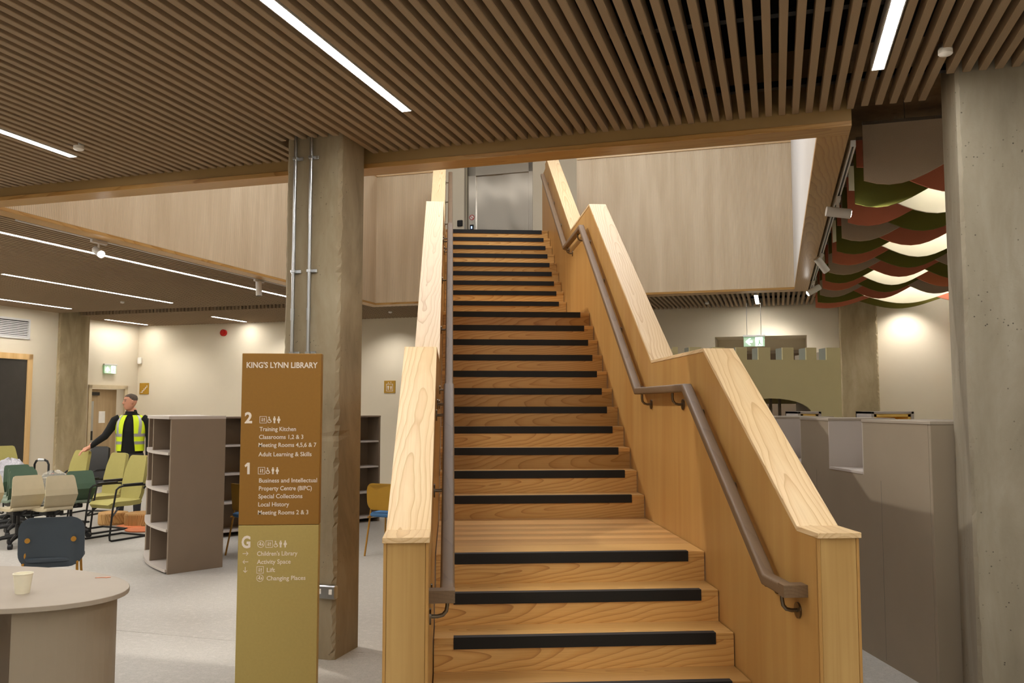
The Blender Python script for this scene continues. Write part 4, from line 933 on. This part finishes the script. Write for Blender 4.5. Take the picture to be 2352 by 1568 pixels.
# ------------------------------------------------------------------ person in a hi-vis vest
def person():
    loc = (-4.82, 8.45, 0); rz = .10
    t = thing('person', 'person in black fleece and yellow hi-vis vest reaching out an arm by the door', 'person', loc, rz)
    b = B()
    def limb(pts, rs, n=12): b.tube(pts, rs, n)
    # torso, hips, shoulders
    def er(cx, cy, z, rx, ry, n=18): return [(cx + rx * math.cos(2 * PI * k / n), cy + ry * math.sin(2 * PI * k / n), z) for k in range(n)]
    b.loft([er(0, .0, .90, .15, .10), er(0, 0, .96, .185, .13), er(0, 0, 1.06, .185, .135), er(0, -.01, 1.18, .18, .135), er(0, -.01, 1.32, .20, .14), er(0, 0, 1.44, .21, .125), er(0, .01, 1.53, .17, .10), er(0, .01, 1.58, .085, .075), er(0, .005, 1.66, .062, .065)])
    for s in (-1, 1):
        limb([(s * .09, 0, .97), (s * .105, 0, .80), (s * .115, .0, .52), (s * .12, .01, .30), (s * .12, .015, .09)], [.105, .098, .07, .062, .05])
        b.ell((s * .125, -.05, .05), .05, .14, .05)
    # right arm (image left) reaching out and down, left arm hanging
    limb([(-.16, 0, 1.50), (-.22, -.01, 1.47), (-.29, -.06, 1.33), (-.34, -.10, 1.24), (-.42, -.17, 1.17), (-.49, -.23, 1.10)], [.075, .075, .062, .056, .048, .040])
    limb([(.16, 0, 1.50), (.22, .0, 1.47), (.255, .02, 1.30), (.265, .02, 1.20), (.27, -.03, 1.06), (.27, -.06, .95)], [.075, .075, .06, .055, .047, .04])
    def hand(o, d, side):
        d = Vector(d).normalized(); up = Vector((0, 0, 1)); lat = d.cross(up).normalized(); o = Vector(o); dn = lat.cross(d)
        b.tube([o - d * .04, o + d * .015, o + d * .055, o + d * .09], [.027, .030, .036, .03], 10)
        for k, (off, ln) in enumerate(((-.028, .065), (-.010, .08), (.009, .075), (.026, .058))):
            a = o + d * .085 + lat * off; b.tube([a - d * .02, a + d * ln * .5, a + d * ln * .8 + Vector((0, 0, -.02)), a + d * ln + Vector((0, 0, -.045))], [.0105, .010, .0095, .008], 8)
        a = o + d * .03 + lat * (-.03 * side); b.tube([a, a + d * .03 - lat * .02 * side, a + d * .062 - lat * .022 * side + Vector((0, 0, -.012))], [.013, .0115, .0095], 8)
    hand((-.505, -.245, 1.085), (-.75, -.45, -.45), 1); hand((.27, -.065, .93), (.05, -.15, -1), -1)
    # head turned to the person's right
    hc = Vector((-.01, -.03, 1.755)); ha = -1.0        # yaw of the face from -y towards -x
    f = Vector((math.sin(ha), -math.cos(ha), 0)); l = Vector((math.cos(ha), math.sin(ha), 0))
    def hp(a, c, z): return hc + l * a + f * c + Vector((0, 0, z))
    rings = []
    for z, rx, rf, rb in ((-.125, .030, .055, -.01), (-.115, .045, .082, .01), (-.085, .058, .090, .045), (-.045, .068, .094, .075), (.0, .074, .098, .095), (.045, .075, .095, .10), (.08, .066, .080, .09), (.105, .045, .052, .062), (.118, .015, .015, .025)):
        r = []
        for k in range(18):
            a = 2 * PI * k / 18; c = math.cos(a); r.append(hp(rx * math.sin(a), (rf if c > 0 else rb) * c, z))
        rings.append(r)
    b.loft(rings)
    b.loft([[hp(s * w_, d_, z) for s, d_ in ((-1, .085), (1, .085), (.4, dp), (-.4, dp))] for z, w_, dp in ((.03, .008, .10), (.0, .012, .112), (-.025, .018, .126), (-.035, .016, .112))])
    for s in (-1, 1): b.ell(hp(s * .076, -.005, -.005), .012, .02, .032, 10, 7)
    b.loft([[hp(s, d_, z) for s, d_ in ((-.026, .07), (.026, .07), (.02, .1005), (-.02, .1005))] for z in (-.062, -.07, -.073)])
    bmesh.ops.recalc_face_normals(b.b, faces=b.b.faces[:])
    me = bpy.data.meshes.new('body_raw'); b.b.to_mesh(me); b.b.free()
    o = bpy.data.objects.new('body', me); COL.objects.link(o)
    rm = o.modifiers.new('r', 'REMESH'); rm.mode = 'VOXEL'; rm.voxel_size = .0085
    sm_ = o.modifiers.new('s', 'SMOOTH'); sm_.iterations = 3; sm_.factor = .5
    bpy.context.view_layer.update()
    nm = bpy.data.meshes.new_from_object(o.evaluated_get(bpy.context.evaluated_depsgraph_get())); nm.name = 'body'
    o.modifiers.clear(); o.data = nm; bpy.data.meshes.remove(me)
    nm.materials.clear()
    for k_ in ('jacket', 'skin', 'trous', 'blackp'): nm.materials.append(M[k_])
    for p in nm.polygons:
        c = p.center; mi = 0
        if c.z > 1.635 or (c.z > 1.60 and (c - Vector((0, -.06, 1.62))).length < .05): mi = 1
        elif c.x < -.485 and c.z < 1.2: mi = 1
        elif c.x > .2 and c.z < .955 and c.z > .7: mi = 1
        elif c.z < .11: mi = 3
        elif c.z < .985 and abs(c.x) < .24: mi = 2
        p.material_index = mi; p.use_smooth = True
    o.parent = t
    # hair cap
    hb = B(); rings = []
    for z, k_ in ((.02, 1.02), (.05, 1.02), (.085, 1.03), (.108, 1.04), (.1225, .5)):
        rx, rf, rb = {.02: (.075, .02, .099), .05: (.077, .06, .103), .085: (.067, .083, .092), .108: (.045, .05, .06), .1225: (.02, .02, .03)}[z]
        r = []
        for k in range(18):
            a = 2 * PI * k / 18; c = math.cos(a); r.append(hp(rx * k_ * math.sin(a), (rf if c > 0 else rb) * k_ * c, z))
        rings.append(r)
    hb.loft(rings); hb.done('hair', 'hair', t, smooth=True)
    for s in (-1, 1):
        B().ell(hp(s * .032, .088, .012), .009, .009, .006, 8, 6).done('eye', 'blackp', t)
        bb = B(); bb.loft([[hp(s * x, d_ + dd_, z) for dd_, z in ((0, .03), (.006, .03), (.006, .036), (0, .036))] for x, d_ in ((.016, .094), (.034, .088), (.05, .074))]); bb.done('eyebrow', 'hair', t)
    # collar and open hi-vis vest: two front panels and a back, following the torso
    B().loft([er(0, -.005, 1.55, .092, .085), er(0, -.005, 1.61, .082, .08), er(0, -.005, 1.612, .07, .07), er(0, 0, 1.56, .07, .07)], False).done('collar', 'jacket', t, smooth=True)
    tor = [(1.02, .200, .152, .0), (1.10, .20, .154, 0), (1.18, .197, .153, -.01), (1.25, .206, .156, -.01), (1.32, .216, .158, -.01), (1.40, .222, .150, -.005), (1.46, .216, .138, 0), (1.52, .185, .118, .01), (1.555, .145, .100, .01)]
    def panel(a0f, a1f, name, rows=tor, mat='hiviz', ex=0.0):
        bb = B(); rings = []
        for i, (z, rx, ry, cy_) in enumerate(rows):
            a0, a1 = a0f(z), a1f(z); row = [((rx + ex) * math.cos(a0 + (a1 - a0) * k / 12), cy_ + (ry + ex) * math.sin(a0 + (a1 - a0) * k / 12), z) for k in range(13)]
            row2 = [((rx + ex - .008) * math.cos(a0 + (a1 - a0) * (12 - k) / 12), cy_ + (ry + ex - .008) * math.sin(a0 + (a1 - a0) * (12 - k) / 12), z) for k in range(13)]
            rings.append(row + row2)
        bb.loft(rings); return bb.done(name, mat, t, smooth=True)
    op = lambda z: .30 + .28 * (1.55 - z) / .5
    vr = panel(lambda z: -PI, lambda z: -PI / 2 - op(z) * .9, 'vest_front_panel'); vl = panel(lambda z: -PI / 2 + op(z) * .9, lambda z: 0, 'vest_front_panel'); vb_ = panel(lambda z: 0, lambda z: PI, 'vest_back_panel')
    def interp(z):
        for (za, *A), (zb_, *C) in zip(tor, tor[1:]):
            if za <= z <= zb_: q = (z - za) / (zb_ - za); return (z,) + tuple(A[i] + (C[i] - A[i]) * q for i in range(3))
        return tor[-1]
    for za, zb_ in ((1.12, 1.165), (1.235, 1.28)):
        rows = [interp(za), interp(zb_)]
        for fa, fb in ((lambda z: -PI, lambda z: -PI / 2 - op(z) * .9), (lambda z: -PI / 2 + op(z) * .9, lambda z: 0), (lambda z: 0, lambda z: PI)): panel(fa, fb, 'reflective_band', rows, 'reflect', .003)
    rows = [interp(z) for z in (1.28, 1.34, 1.40, 1.46, 1.52, 1.555)]
    panel(lambda z: -PI * .80, lambda z: -PI * .72, 'reflective_band', rows, 'reflect', .003); panel(lambda z: -PI * .28, lambda z: -PI * .20, 'reflective_band', rows, 'reflect', .003)
    return t
person()
